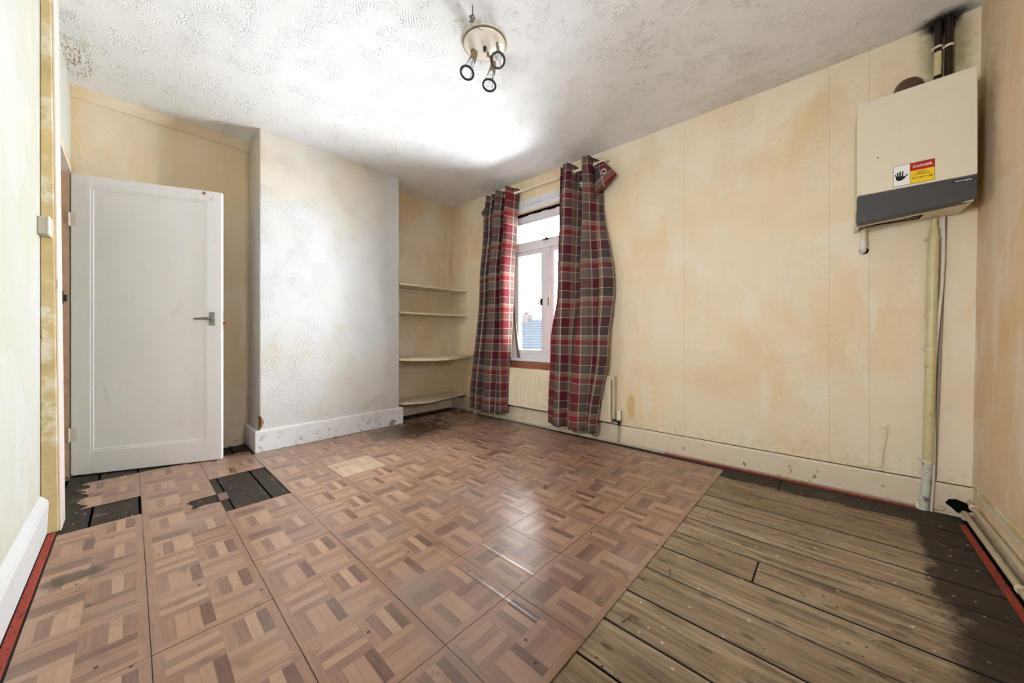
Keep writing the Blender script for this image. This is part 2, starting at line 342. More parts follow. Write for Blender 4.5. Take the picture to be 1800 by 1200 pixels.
def k_plaid():
    k = N('plaid_curtain_cloth', .9, .12); u = k.uv(); x, y, _ = k.sep(u)[:3]
    RED, DRED, TAU, DTAU, CRM, SAND = S(124, 42, 48), S(88, 32, 41), S(104, 90, 80), S(74, 66, 63), S(190, 174, 160), S(142, 114, 95)
    def stripes(v, per, seq):
        f = k.m_('FRACT', k.m_('ADD', k.m_('DIVIDE', v, per), 20.0))
        stops = []; a = 0; tot = sum(w for w, _ in seq)
        for w, c in seq: stops.append((a/tot, c)); a += w
        return k.ramp(f, stops, 'CONSTANT')
    warp = stripes(x, .40, [(.07, RED), (.006, CRM), (.062, TAU), (.006, CRM), (.05, DRED), (.03, SAND), (.006, CRM), (.06, DTAU), (.006, CRM)])
    weft = stripes(y, .34, [(.065, DRED), (.005, CRM), (.06, TAU), (.005, CRM), (.035, RED), (.028, SAND), (.005, CRM), (.055, DTAU), (.005, CRM)])
    weave = k.m_('ADD', .5, k.m_('MULTIPLY', k.m_('SUBTRACT', k.noise(k.mp(u, (500, 60, 1)), 1.0, 2), k.noise(k.mp(u, (60, 500, 1)), 1.0, 2)), .55))
    c = k.mix(weave, warp, weft)
    k.put(k.b.inputs['Base Color'], c)
    tr = k.n('ShaderNodeBsdfTranslucent'); k.put(tr.inputs[0], c)
    mx = k.n('ShaderNodeMixShader'); mx.inputs[0].default_value = .13
    k.t.links.new(k.b.outputs[0], mx.inputs[1]); k.t.links.new(tr.outputs[0], mx.inputs[2])
    k.t.links.new(mx.outputs[0], k.t.nodes['Material Output'].inputs[0])
    return k.m
M['plaid'] = k_plaid()
def k_glass():
    k = N('window_glass', .05, .5)
    tr = k.n('ShaderNodeBsdfTransparent'); gl = k.n('ShaderNodeBsdfGlossy'); gl.inputs['Roughness'].default_value = .02
    fr = k.n('ShaderNodeFresnel'); fr.inputs[0].default_value = 1.45
    mx = k.n('ShaderNodeMixShader'); k.t.links.new(fr.outputs[0], mx.inputs[0])
    k.t.links.new(tr.outputs[0], mx.inputs[1]); k.t.links.new(gl.outputs[0], mx.inputs[2])
    k.t.links.new(mx.outputs[0], k.t.nodes['Material Output'].inputs[0]); return k.m
M['glass'] = k_glass()
M['print_red'] = simple('print_red', S(176, 24, 20), .4, .4, var=.03); M['print_yellow'] = simple('print_yellow', S(236, 196, 30), .4, .4, var=.03)
M['print_white'] = simple('print_white', S(232, 230, 226), .4, .4, var=.03); M['print_black'] = simple('print_black', S(18, 16, 15), .45, .3, var=.03)
M['badge'] = simple('badge_navy', S(20, 22, 34), .35, .4)
M['slate'] = simple('roof_slate', (.0090, .0102, .0116), .9, .0, var=.12, scale=3); M['far_brick'] = simple('far_brick_wall', (.0125, .0110, .0102), .9, .0, scale=3)

# ------------------------------------------------------------------ mesh helpers
class MB:
    def __init__(self): self.v = []; self.f = []; self.uv = None
    def add(self, v, f):
        o = len(self.v); self.v += [Vector(p) for p in v]; self.f += [tuple(i+o for i in q) for q in f]; return self
    def hexa(self, p):    # 8 pts: bottom 4 ccw, top 4
        return self.add(p, [(3,2,1,0),(4,5,6,7),(0,1,5,4),(1,2,6,5),(2,3,7,6),(3,0,4,7)])
    def box(self, lo, hi, tf=None):
        x0,y0,z0 = lo; x1,y1,z1 = hi
        p = [(x0,y0,z0),(x1,y0,z0),(x1,y1,z0),(x0,y1,z0),(x0,y0,z1),(x1,y0,z1),(x1,y1,z1),(x0,y1,z1)]
        if tf: p = [tf(*q) for q in p]
        return self.hexa(p)
    def wbox(self, s0, s1, d0, d1, z0, z1):  # on the window wall; d grows into the room
        return self.box((s0, d0, z0), (s1, d1, z1), W)
    def prism(self, poly, a, b, tf=None):    # poly (u,v) extruded from a to b along third axis; tf maps (u,v,w)
        tf = tf or (lambda u, v, w: (u, v, w)); n = len(poly)
        vs = [tf(u, v, a) for u, v in poly] + [tf(u, v, b) for u, v in poly]
        return self.add(vs, [tuple(range(n))[::-1], tuple(range(n, 2*n))] + [(i, (i+1) % n, n+(i+1) % n, n+i) for i in range(n)])
    def tube(self, pts, r, seg=12, caps=True):
        pts = [Vector(p) for p in pts]; n = len(pts); rr = r if isinstance(r, (list, tuple)) else [r]*n
        up = None; vs = []; fs = []
        for i, p in enumerate(pts):
            t = (pts[min(i+1, n-1)]-pts[max(i-1, 0)]).normalized()
            if up is None: up = t.orthogonal().normalized()
            up = (up - t*up.dot(t)); up = up.normalized() if up.length > 1e-6 else t.orthogonal().normalized()
            w = t.cross(up)
            for k in range(seg):
                a = 2*math.pi*k/seg; vs.append(p+(up*math.cos(a)+w*math.sin(a))*rr[i])
        for i in range(n-1):
            for k in range(seg): fs.append((i*seg+k, i*seg+(k+1) % seg, (i+1)*seg+(k+1) % seg, (i+1)*seg+k))
        if caps: fs.append(tuple(range(seg))[::-1]); fs.append(tuple((n-1)*seg+k for k in range(seg)))
        return self.add(vs, fs)
    def lathe(self, prof, org, axis, seg=24):  # prof [(r,h)] along axis from org
        ax = Vector(axis).normalized(); u = ax.orthogonal().normalized(); w = ax.cross(u); org = Vector(org); vs = []; fs = []
        for r, h in prof:
            for k in range(seg):
                a = 2*math.pi*k/seg; vs.append(org+ax*h+(u*math.cos(a)+w*math.sin(a))*r)
        for i in range(len(prof)-1):
            for k in range(seg): fs.append((i*seg+k, i*seg+(k+1) % seg, (i+1)*seg+(k+1) % seg, (i+1)*seg+k))
        return self.add(vs, fs)
    def torus(self, org, axis, R, r, seg=20, sub=8):
        prof = [(R+r*math.cos(2*math.pi*k/sub), r*math.sin(2*math.pi*k/sub)) for k in range(sub+1)]
        return self.lathe(prof, org, axis, seg)
    def obj(self, name, mat, parent=None, smooth=False, bevel=0.0, seg=2, label=None):
        me = bpy.data.meshes.new(name); me.from_pydata([tuple(v) for v in self.v], [], self.f)
        bm = bmesh.new(); bm.from_mesh(me); bmesh.ops.remove_doubles(bm, verts=bm.verts, dist=1e-6); bmesh.ops.recalc_face_normals(bm, faces=bm.faces)
        bm.to_mesh(me); bm.free(); me.update()
        o = bpy.data.objects.new(name, me); C.objects.link(o)
        me.materials.append(M[mat] if isinstance(mat, str) else mat)
        if smooth:
            for p in me.polygons: p.use_smooth = True
            me.set_sharp_from_angle(angle=math.radians(42))
        if bevel:
            b = o.modifiers.new('bevel', 'BEVEL'); b.width = bevel; b.segments = seg; b.limit_method = 'ANGLE'; b.angle_limit = math.radians(40)
        if parent: child(o, parent)
        if label: o['label'] = label
        return o
def child(o, parent):
    o.parent = parent
    par = parent; loc = Vector((0,0,0))
    m = Matrix.Identity(4)
    while par: m = par.matrix_basis @ (m if par is parent else m); par = par.parent
    o.matrix_parent_inverse = (world_of(parent)).inverted()
def world_of(o):
    return (world_of(o.parent) @ o.matrix_parent_inverse @ o.matrix_basis) if o.parent else o.matrix_basis.copy()
def thing(name, label, cat, loc=(0,0,0), group=None):
    o = bpy.data.objects.new(name, None); C.objects.link(o); o.location = loc; o.empty_display_size = .1
    o.matrix_basis = Matrix.Translation(Vector(loc))
    o['label'] = label; o['category'] = cat
    if group: o['group'] = group
    return o
def tag(o, label, cat, group=None):
    o['label'] = label; o['category'] = cat
    if group: o['group'] = group
    return o
def struct(o, label=None, cat=None):
    o['kind'] = 'structure'
    if label: o['label'] = label
    if cat: o['category'] = cat
    return o
def text_mesh(name, body, size, mat, parent, tf, bold=0.0, width=None, label=None):
    cu = bpy.data.curves.new(name, 'FONT'); cu.body = body; cu.size = size; cu.align_x = 'CENTER'; cu.align_y = 'CENTER'; cu.offset = bold; cu.resolution_u = 3
    tmp = bpy.data.objects.new(name+'_tmp', cu); C.objects.link(tmp)
    dg = bpy.context.evaluated_depsgraph_get(); dg.update()
    me = bpy.data.meshes.new_from_object(tmp.evaluated_get(dg)); bpy.data.objects.remove(tmp)
    xs = [v.co.x for v in me.vertices]; k = (width/(max(xs)-min(xs))) if width else 1
    for v in me.vertices: v.co = tf(v.co.x*k, v.co.y)
    me.materials.clear(); me.materials.append(M[mat]); me.name = name
    o = bpy.data.objects.new(name, me); C.objects.link(o); child(o, parent)
    if label: o['label'] = label
    return o

# ------------------------------------------------------------------ STRUCTURE: floor
fl = MB(); fl.box((XL-.03, YL-.12, -.20), (XR+.05, 3.02, -.030))
floor = struct(fl.obj('floor', 'black'), 'dark void under worn floorboards and parquet-effect vinyl tiles', 'floor')
BT = -.003                                   # top of the boards; tile tops are at 0
seams = [2.862, 2.683, 2.506, 2.32, 2.139, 1.965, 1.787, 1.618, 1.432, 1.256, 1.079, .908, .735, .56, .385, .21, .035, -.14, -.275]
gaps = [random.uniform(.0028, .0048) for _ in seams]
for i in range(len(seams)-1):
    y1, y0 = seams[i]-gaps[i], seams[i+1]+gaps[i+1]
    if i == 0: cuts = [XL, -.25, .49]
    elif i == 6: cuts = [XL, -.232, .49]
    elif i == 9: cuts = [XL, .12, .49]
    elif i == 13: cuts = [XL, -1.4, .49]
    else: cuts = [XL, .49]
    for a, b in zip(cuts[:-1], cuts[1:]):
        dz = random.uniform(-.0012, .0)
        b_ = MB(); b_.box((a+.0018, y0, -.029), (b-.0018, y1, BT+dz))
        if i == 0:   # boards follow the skewed wall
            b_.v = [Vector((v.x, v.y if v.y < 2.8 else Wy(v.x)-.035, v.z)) for v in b_.v]
        b_.obj('floor_board', 'board', floor, bevel=.0022, seg=1)

# vinyl tiles
CH0, CH1 = .652, 1.995
def rects(i, j):
    x0, y0 = i*T-1.4835, j*T+1.2616; x1, y1 = x0+T, y0+T
    out = []
    def put(a, b, c, d):
        if b-a > .012 and d-c > .012: out.append((a, b, c, d))
    xa, xb, ya, yb = max(x0, -3.52), x1, max(y0, -.236), min(y1, 2.812)
    if yb <= ya or xb <= xa: return out
    if xa < -3.392 and yb > CH0 and ya < CH1:
        put(max(xa, -3.392), xb, ya, yb)
        put(xa, min(xb, -3.392), max(ya, CH1), yb)
        put(xa, min(xb, -3.392), ya, min(yb, CH0))
    else: put(xa, xb, ya, yb)
    return out
full_me = None
G = .0007
for i in range(-7, 3):
    for j in range(-5, 6):
        if (i, j) in ((-5, -5), (-5, -3), (-4, -3)): continue
        cx, cy = (i+.5)*T-1.4835, (j+.5)*T+1.2616
        rs = rects(i, j)
        if not rs: continue
        full = len(rs) == 1 and abs((rs[0][1]-rs[0][0])-T) < 1e-6 and abs((rs[0][3]-rs[0][2])-T) < 1e-6
        name = 'floor_tile'
        if full and (i, j) not in ((-4, -4), (-6, -4), (-4, -1)) and full_me:
            o = bpy.data.objects.new(name, full_me); C.objects.link(o)
        else:
            mb = MB()
            if (i, j) == (-4, -4):          # corner torn off beside the bare boards
                x0, x1, y0, y1 = rs[0]
                poly = [(x0, y0), (x1, y0), (x1, y1), (x0+.135, y1), (x0+.120, y1-.06), (x0+.140, y1-.125), (x0+.085, y1-.112), (x0+.03, y1-.135), (x0, y1-.118)]
                mb.prism([(u-cx, v-cy) for u, v in poly], -.0028, 0)
            elif j == -5 and i <= -6:       # edge by the door frame broken away
                for (a, b, c, d) in rs:
                    jag = [(a + (b-a)*t, c + .02 + .05*abs(math.sin(5.1*t+i)) + .012*math.sin(23*t)) for t in [q/7 for q in range(8)]]
                    mb.prism([(u-cx, v-cy) for u, v in [(b, d), (a, d)] + jag], -.0028, 0)
            else:
                for (a, b, c, d) in rs: mb.box((a+G-cx, c+G-cy, -.0028), (b-G-cx, d-G-cy, 0))
            o = mb.obj(name, 'tile_pale' if (i, j) == (-4, -1) else 'tile', bevel=.0006, seg=1)
            if (i, j) == (-4, -1): o['label'] = 'pale yellowish replacement tile'
            if full and full_me is None and (i, j) not in ((-4, -4), (-4, -1)): full_me = o.data
        o.matrix_basis = Matrix.Translation((cx, cy, random.uniform(-.0004, .0006))) @ Matrix.Rotation(random.uniform(-.0025, .0025), 4, 'X') @ Matrix.Rotation(random.uniform(-.0025, .0025), 4, 'Y')
        if not o.modifiers and full:
            b = o.modifiers.new('bevel', 'BEVEL'); b.width = .0006; b.segments = 1; b.limit_method = 'ANGLE'
        child(o, floor)
fr = MB(); fr.prism([(-2.703, .349), (-2.583, .347), (-2.588, .388), (-2.708, .392)], BT, -.0002)
fr.obj('tile_fragment', 'tile', floor)

# ------------------------------------------------------------------ ceiling and walls
NX, NY = 44, 36; vs = []; fs = []
for a in range(NX+1):
    for b in range(NY+1):
        x = XL-.1+(XR+.15-XL+.1)*a/NX; y = YL-.2+(3.05-YL+.2)*b/NY
        z = HC + .006*mnoise.noise(Vector((x*1.3, y*1.3, 0))) + .03*max(0, x+.1)
        vs.append((x, y, z))
for a in range(NX):
    for b in range(NY): fs.append((a*(NY+1)+b, (a+1)*(NY+1)+b, (a+1)*(NY+1)+b+1, a*(NY+1)+b+1))
ce = MB(); ce.add(vs, fs); ceil = struct(ce.obj('ceiling', 'ceiling', smooth=True), 'off-white combed swirl plaster ceiling with grey flecks', 'ceiling')
sm = ceil.modifiers.new('thick', 'SOLIDIFY'); sm.thickness = .12; sm.offset = 1

# window wall: one mesh around the opening
WS0, WS1, WZ0, WZ1 = -2.69, -1.73, .69, 2.285
w = MB(); TK = -.20; ZT = HC+.05
for (s0, s1, z0, z1) in ((-3.80, WS0, -.03, ZT), (WS1, XR+.10, -.03, ZT), (WS0, WS1, -.03, .562), (WS0, WS1, WZ1, ZT)):
    w.wbox(s0, s1, TK, 0, z0, z1)
w.wbox(WS0, WS1, TK, -.022, .562, .664)
wr = struct(w.obj('wall_right', 'wall_window'), 'yellowed bare plaster wall holding the window and the boiler', 'wall')
for kx in range(5):                           # bricks laid bare under the sill
    b = MB(); s0 = WS0+.004+kx*.1915
    b.wbox(s0, s0+.183, -.021, -.004+random.uniform(-.005, .003), .566+random.uniform(0, .004), .640+random.uniform(-.006, .004))
    for q in range(8): b.v[q] = b.v[q] + Vector((random.uniform(-.003,.003), 0, random.uniform(-.004,.004)))
    b.obj('brick', 'brick', wr, bevel=.004)
m_ = MB(); m_.wbox(WS0, WS1, -.021, -.013, .563, .663); m_.obj('mortar', 'raw', wr)

e = MB()
def ex(z): return -.006+.034*(z+.03)/(ZT+.09)
for (y0, y1, z0, z1) in ((YL-.12, .79, -.03, ZT+.06), (1.11, 3.05, -.03, ZT+.06), (.79, 1.11, -.03, 1.18), (.79, 1.11, 1.66, ZT+.06)):  # leaves the opening for the added fill-light window
    e.hexa([(XR+ex(z0), y0, z0), (XR+.14, y0, z0), (XR+.14, y1, z0), (XR+ex(z0), y1, z0), (XR+ex(z1), y0, z1), (XR+.14, y0, z1), (XR+.14, y1, z1), (XR+ex(z1), y1, z1)])
struct(e.obj('wall_front', 'wall_end'), 'ochre-stained plaster wall at the right, beside the boiler', 'wall')
ba = MB(); ba.box((XL-.12, YL-.14, -.03), (XL, 1.3, ZT)); ba.box((XL-.12, 1.3, -.03), (XA, 3.0, ZT))
struct(ba.obj('wall_back', 'wall_back'), 'yellowed alcove wall either side of the chimney breast', 'wall')
chm = MB(); chm.box((XL-.02, .706, -.03), (XCH, 1.9406, ZT))
chim = struct(chm.obj('wall_chimney', 'chimney', bevel=.008), 'off-white combed plaster chimney breast', 'wall')
cp = MB(); cp.prism([(.700, .185), (.722, .20), (.735, .235), (.727, .262), (.716, .283), (.700, .296)], XCH-.03, XCH+.0015, lambda u, v, w_: (w_, u, v))
cp.prism([(XCH+.0015, .19), (XCH-.022, .205), (XCH-.026, .26), (XCH-.012, .292), (XCH+.0015, .29)], .7045, .712, lambda u, v, w_: (u, w_, v))
cp.obj('broken_plaster', 'raw', chim, label='chipped corner showing brown plaster')

# wall beside the door (left); the far end holds the doorway, the near end an added fill-light window behind the camera
DX0, DX1 = -3.775, -2.90                       # doorway
lw = MB(); ty = YL-.13
lw.box((-2.757, ty, -.03), (-.73, YL, ZT)); lw.box((-.27, ty, -.03), (XR+.08, YL, ZT)); lw.box((-.73, ty, -.03), (-.27, YL, 1.12)); lw.box((-.73, ty, 1.68), (-.27, YL, ZT))
lw.prism([(-2.93, 2.088), (-3.10, 2.09), (-3.085, 2.13), (-3.045, 2.21), (-3.0, 2.30), (-2.97, 2.42), (-2.93, ZT), (XL, ZT), (XL, 2.06), (-2.93, 2.06)], ty, -.272, lambda u, v, q: (u, q, v))
wl = struct(lw.obj('wall_left', 'wall_left'), 'whitish flaking plaster wall at the left edge beside the doorway', 'wall')
bkl = MB(); bkl.box((-3.25, YL-.10, 2.05), (-2.80, YL-.05, ZT)); bkl.obj('dark_cavity', 'black', wl)
# hall beyond the doorway
hl = MB(); hl.box((-4.0, YL-1.0, -.03), (-2.6, YL-.95, ZT)); hl.box((-4.0, YL-1.0, -.03), (-3.95, YL-.13, ZT)); hl.box((-2.65, YL-1.0, -.03), (-2.6, YL-.13, ZT)); hl.box((-4.0, YL-1.0, ZT), (-2.6, YL-.13, ZT+.05)); hl.box((-4.0, YL-1.0, -.06), (-2.6, YL-.12, -.03))
struct(hl.obj('wall_hall', 'wall_left'), 'pale hallway walls beyond the open doorway', 'wall')

# ochre end of the wall: projecting bare strip
st = MB(); st.hexa([(-2.752, YL+.002, 0), (-2.752, -.234, 0), (-2.90, -.234, 0), (-2.90, YL+.002, 0), (-2.742, YL+.002, HC), (-2.742, -.2555, HC), (-2.90, -.2555, HC), (-2.90, YL+.002, HC)])
tr1 = struct(st.obj('trim_1', 'strip', bevel=.004), 'bare ochre plaster strip at the end of the left wall', 'trim')
for (z, hgt, y0, y1) in ((1.30, .05, -.286, -.262), (1.24, .06, -.280, -.256), (1.17, .07, -.284, -.252), (1.10, .06, -.272, -.252), (1.03, .07, -.280, -.256), (.93, .08, -.286, -.268)):
    g_ = MB(); g_.prism([(y0, z), (y1-.004, z-.012), (y1, z+hgt*.4), (y1-.008, z+hgt), ((y0+y1)/2, z+hgt*.8), (y0+.003, z+hgt*.9)], -2.753, -2.7485, lambda u, v, q: (q, u, v)); g_.obj('gouged_patch', 'gouge', tr1, bevel=.001)
ed = MB(); ed.hexa([(-2.758, -.2335, 0), (-2.758, -.2265, 0), (-2.91, -.2265, 0), (-2.91, -.2335, 0), (-2.748, -.255, HC), (-2.748, -.247, HC), (-2.91, -.247, HC), (-2.91, -.255, HC)])
struct(ed.obj('trim_2', 'frame', bevel=.002), 'thin white door casing edge beside the ochre strip', 'trim')
# door frame
t3 = thing('trim_3', 'pinkish painted door frame with worn edges', 'door frame', (-3.34, -.33, 0)); struct(t3)
j = MB(); j.box((-3.782, -.415, 0), (-3.757, -.275, 2.04)); j.box((-3.757, -.415, 0), (-3.742, -.325, 2.04)); j.obj('hinge_jamb', 'frame', t3, bevel=.002)
j = MB(); j.box((-3.757, -.3225, 0), (-3.7535, -.278, 2.03)); j.obj('worn_rebate', 'worn', t3, label='brown worn strip where the hinges sit')
j = MB(); j.box((-2.93, -.415, 0), (-2.90, -.272, 2.04)); j.obj('latch_jamb', 'frame', t3, bevel=.002)
j = MB(); j.box((-3.78, -.415, 2.035), (-2.90, -.268, 2.065)); j.box((-3.75, -.415, 2.015), (-2.93, -.33, 2.035)); j.obj('head', 'frame', t3, bevel=.002)
j = MB(); j.box((-3.78, -.2715, 2.06), (-2.90, -.2655, 2.085)); j.obj('casing', 'strip', t3, bevel=.002)
kp = MB(); kp.box((-2.93, -.2715, 1.105), (-2.9, -.232, 1.175)); kp.box((-2.945, -.262, 1.12), (-2.91, -.222, 1.155)); kp.obj('latch_keep', 'print_black', t3, bevel=.004, label='black rim latch keep')

# ------------------------------------------------------------------ skirting, coving, architrave
b = MB()
for s0, s1 in ((-3.72, XR+.005),):
    b.prism([(0.0, .006), (.018, .006), (.018, .140), (.012, .150), (0, .152)], s0, s1, lambda u, v, q: W(q, u, v))
bbr = struct(b.obj('baseboard_right', 'base_win', bevel=.002), 'cream skirting board below the window wall, stained brown', 'skirting')
g = MB(); g.wbox(-3.70, XR, .0, .004, .151, .1555); g.obj('gap_line', 'pipe_dark', bbr)
h = MB(); h.prism([(.437, .052), (.45, .075), (.475, .082), (.50, .074), (.525, .066), (.53, .03), (.50, .018), (.478, .012), (.462, .030)], .0175, .0188, lambda u, v, q: W(u, q, v)); h.obj('ragged_hole', 'black', bbr, label='black ragged hole where pipes leave')
b = MB()
b.prism([(XCH-.01, .0), (-3.397, .0), (-3.397, .166), (-3.402, .175), (XCH-.01, .176)], .672, 1.976, lambda u, v, q: (u, q, v))
b.box((XL, .672, 0), (XCH+.0, .704, .172)); b.box((XCH-.03, 1.944, 0), (XCH, 1.976, .172))
struct(b.obj('baseboard_chimney', 'base_chim', bevel=.003), 'white chipped skirting board around the chimney breast', 'skirting')
b = MB(); b.box((XL, -.20, 0), (XL+.018, .672, .160)); b.box((XA, 1.976, 0), (XA+.015, 2.86, .12))
struct(b.obj('baseboard_back', 'base_win', bevel=.003), 'stained skirting board at the back of the alcoves', 'skirting')
b = MB(); b.prism([(YL-.002, .002), (-.268, .002), (-.262, .150), (-.268, .168), (YL-.002, .192)], -2.752, XR, lambda u, v, q: (q, u, v))
struct(b.obj('baseboard_left', 'base_left', bevel=.003), 'greyish white skirting board under the left wall', 'skirting')
b = MB(); b.prism([(XR+.004, .006), (XR-.004, .006), (XR-.004, .160), (XR+.004, .172)], -.26, 2.96, lambda u, v, q: (u, q, v))
bbf = struct(b.obj('baseboard_front', 'base_win', bevel=.002), 'cream skirting board behind the floor pipes at the right', 'skirting')
ys = [(-.26+3.2*q/40) for q in range(41)]
rg = MB()
for q in range(40):
    y0, y1 = ys[q], ys[q+1]+.004; hh = .010+.010*random.random()
    rg.box((XR-.008, y0, .160), (XR+.004, y1, .166+hh))
rg.obj('broken_plaster_edge', 'strip', bbf, bevel=.003)
cv = MB(); cv.prism([(XL, HC-.075), (XL+.012, HC-.07), (XL+.045, HC-.02), (XL+.045, HC+.01), (XL, HC+.01)], -.272, .71, lambda u, v, q: (u, q, v))
struct(cv.obj('trim_4', 'wall_back', bevel=.003), 'pale coving above the door alcove', 'trim')
ar = MB()
ar.wbox(WS0-.06, WS1+.06, 0, .012, 2.285, 2.335)
ar.prism([(0, 2.335), (.016, 2.335), (.034, 2.35), (.034, 2.362), (.022, 2.372), (.03, 2.384), (.03, 2.396), (0, 2.41)], WS0-.08, WS1+.08, lambda u, v, q: W(q, u, v))
struct(ar.obj('trim_5', 'win', bevel=.002), 'white stepped moulding above the window', 'trim')

# ------------------------------------------------------------------ window
win = thing('window_1', 'grey-white timber window with fanlight and two casements between the curtains', 'window', W(-2.21, -.08, .69)); struct(win)
def wpart(name, boxes, mat='win', label=None, bevel=.003, parent=win):
    m = MB()
    for bx in boxes: m.wbox(*bx)
    return m.obj(name, mat, parent, bevel=bevel, label=label)
wpart('frame', [(WS0, -2.655, -.15, -.05, .69, 2.245), (-1.765, WS1, -.15, -.05, .69, 2.245), (-2.655, -1.765, -.15, -.05, 2.195, 2.245), (-2.655, -1.765, -.15, -.045, .69, .742)])
wpart('transom', [(-2.655, -1.765, -.15, -.040, 1.865, 1.905), (-2.655, -1.765, -.15, -.052, 1.905, 1.945)])
wpart('mullion', [(-2.245, -2.175, -.15, -.042, .742, 1.865)])
def sash(name, s0, s1, z0, z1, bw, dd=-.058):
    f = wpart(name, [(s0, s0+bw, -.11, dd, z0, z1), (s1-bw, s1, -.11, dd, z0, z1), (s0+bw, s1-bw, -.11, dd, z1-bw, z1), (s0+bw, s1-bw, -.11, dd, z0, z0+bw*.95)])
    g = MB(); g.wbox(s0+bw-.004, s1-bw+.004, -.088, -.084, z0+bw*.9, z1-bw+.004); g.obj('pane', 'glass', f)
    return f
sash('fanlight_sash', -2.653, -1.767, 1.947, 2.193, .024)
sash('casement_sash', -2.653, -2.247, .744, 1.863, .044)
sash('casement_sash', -2.173, -1.767, .744, 1.863, .044)
# crumbling dark gap around the frame head
gp = MB(); top = [(WS0+.96*q/14, 2.287) for q in range(15)]; bot = [(WS0+.96*q/14, 2.246+.012*random.random()) for q in range(15)]
gp.prism(top+bot[::-1], -.075, -.055, lambda u, v, q: W(u, q, v)); gp.wbox(WS0, WS0+.014, -.075, -.048, 1.86, 2.25); gp.obj('gap_filler', 'black', win, label='black crumbling gap above the frame')
lb = MB()
for q in range(10):
    s = WS0+.05+q*.09; lb.wbox(s, s+.085, -.06, -.045, 2.225+.004*random.random(), 2.246+.010*random.random())
lb.obj('head_batten', 'win', win)
hd = MB(); hd.wbox(-2.305, -2.275, -.058, -.048, 1.26, 1.335); hd.tube([W(-2.292, -.045, 1.30), W(-2.30, -.025, 1.295), W(-2.315, -.022, 1.24), W(-2.335, -.025, 1.195)], [.008, .008, .006, .004], 8); hd.obj('casement_handle', 'dark_metal', win, bevel=.002, label='dark metal casement handle')
hd = MB(); hd.wbox(-2.195, -2.18, -.043, -.036, 1.25, 1.34)
for z in (1.27, 1.295, 1.32): hd.wbox(-2.192, -2.183, -.037, -.033, z-.006, z+.006)
hd.obj('catch_plate', 'chrome', win)
hd = MB(); hd.lathe([(.0, 0), (.016, .0), (.016, .006), (.008, .012), (.008, .02), (0, .022)], W(-2.22, -.055, 1.962), WN.to_3d(), 14); hd.wbox(-2.255, -2.185, -.05, -.038, 1.945, 1.956); hd.obj('fanlight_catch', 'dark_metal', win, bevel=.002, label='dark fanlight catch')
sl = MB(); sl.wbox(WS0-.035, WS1+.035, -.13, .028, .664, .690); wsill = struct(sl.obj('trim_6', 'win', bevel=.004), 'worn white window sill board above the bare bricks', 'window sill')

# two small unseen windows added behind the camera as fill light
w2 = thing('fill_window_left', 'small unseen white window added in the left wall for fill light', 'window', (-.5, YL-.08, 1.12)); struct(w2)
m = MB()
for bx in (((-.73, YL-.11, 1.12), (-.70, YL-.05, 1.68)), ((-.30, YL-.11, 1.12), (-.27, YL-.05, 1.68)), ((-.70, YL-.11, 1.12), (-.30, YL-.05, 1.15)), ((-.70, YL-.11, 1.65), (-.30, YL-.05, 1.68))): m.box(*bx)
m.obj('frame', 'win', w2, bevel=.003)
g = MB(); g.box((-.703, YL-.085, 1.147), (-.297, YL-.081, 1.653)); g.obj('pane', 'glass', w2)

w3 = thing('fill_window_right', 'narrow unseen white window added in the right wall for fill light', 'window', (XR+.08, .95, 1.18)); struct(w3)
m = MB()
for bx in (((XR+.05, .79, 1.18), (XR+.11, .82, 1.66)), ((XR+.05, 1.08, 1.18), (XR+.11, 1.11, 1.66)), ((XR+.05, .82, 1.18), (XR+.11, 1.08, 1.21)), ((XR+.05, .82, 1.63), (XR+.11, 1.08, 1.66))): m.box(*bx)
m.obj('frame', 'win', w3, bevel=.003)
g = MB(); g.box((XR+.081, .817, 1.207), (XR+.085, 1.083, 1.633)); g.obj('pane', 'glass', w3)

# leaning stick
sk = MB(); sk.hexa([W(-2.600, -.038, .6905), W(-2.570, -.038, .6905), W(-2.570, -.024, .6905), W(-2.600, -.024, .6905), W(-2.70, -.038, 1.46), W(-2.676, -.038, 1.462), W(-2.676, -.026, 1.462), W(-2.70, -.026, 1.46)])
tag(sk.obj('wooden_stick', 'wood_grey', bevel=.002), 'weathered grey stick leaning on the window sill by the left curtain', 'stick')

# ------------------------------------------------------------------ door
HP, FP = Vector((-3.748, -.269)), Vector((-3.421, .466)); DE = (FP-HP).normalized(); DN = Vector((DE.y, -DE.x)); DL = .807
def D(u, v, z): p = HP + DE*u + DN*v; return Vector((p.x, p.y, z))
door = thing('door_1', 'white painted one-panel door standing open', 'door', D(0, -.02, .006)); struct(door)
DZ0, DZ1 = .006, 2.025
P0, P1, Q0, Q1 = .093, .716, .158, 1.948
m = MB(); m.box((0, -.038, DZ0), (P0, 0, DZ1), D); m.obj('hinge_stile', 'door', door, bevel=.003)
m = MB(); m.box((P1, -.038, DZ0), (DL, 0, DZ1), D); m.obj('lock_stile', 'door', door, bevel=.003)
m = MB(); m.box((P0-.0003, -.038, Q1), (P1+.0003, -.0004, DZ1), D); m.obj('top_rail', 'door', door, bevel=.002)
m = MB(); m.box((P0-.0003, -.038, DZ0), (P1+.0003, -.0004, Q0), D); m.obj('bottom_rail', 'door', door, bevel=.002)
m = MB(); m.box((P0-.004, -.032, Q0-.004), (P1+.004, -.009, Q1+.004), D); m.obj('panel', 'door', door)
m = MB()
for (u0, u1, z0, z1) in ((P0, P0+.014, Q0, Q1), (P1-.014, P1, Q0, Q1), (P0, P1, Q0, Q0+.014), (P0, P1, Q1-.014, Q1)): m.box((u0, -.010, z0), (u1, -.003, z1), D)
m.obj('bead_moulding', 'door', door, bevel=.003)
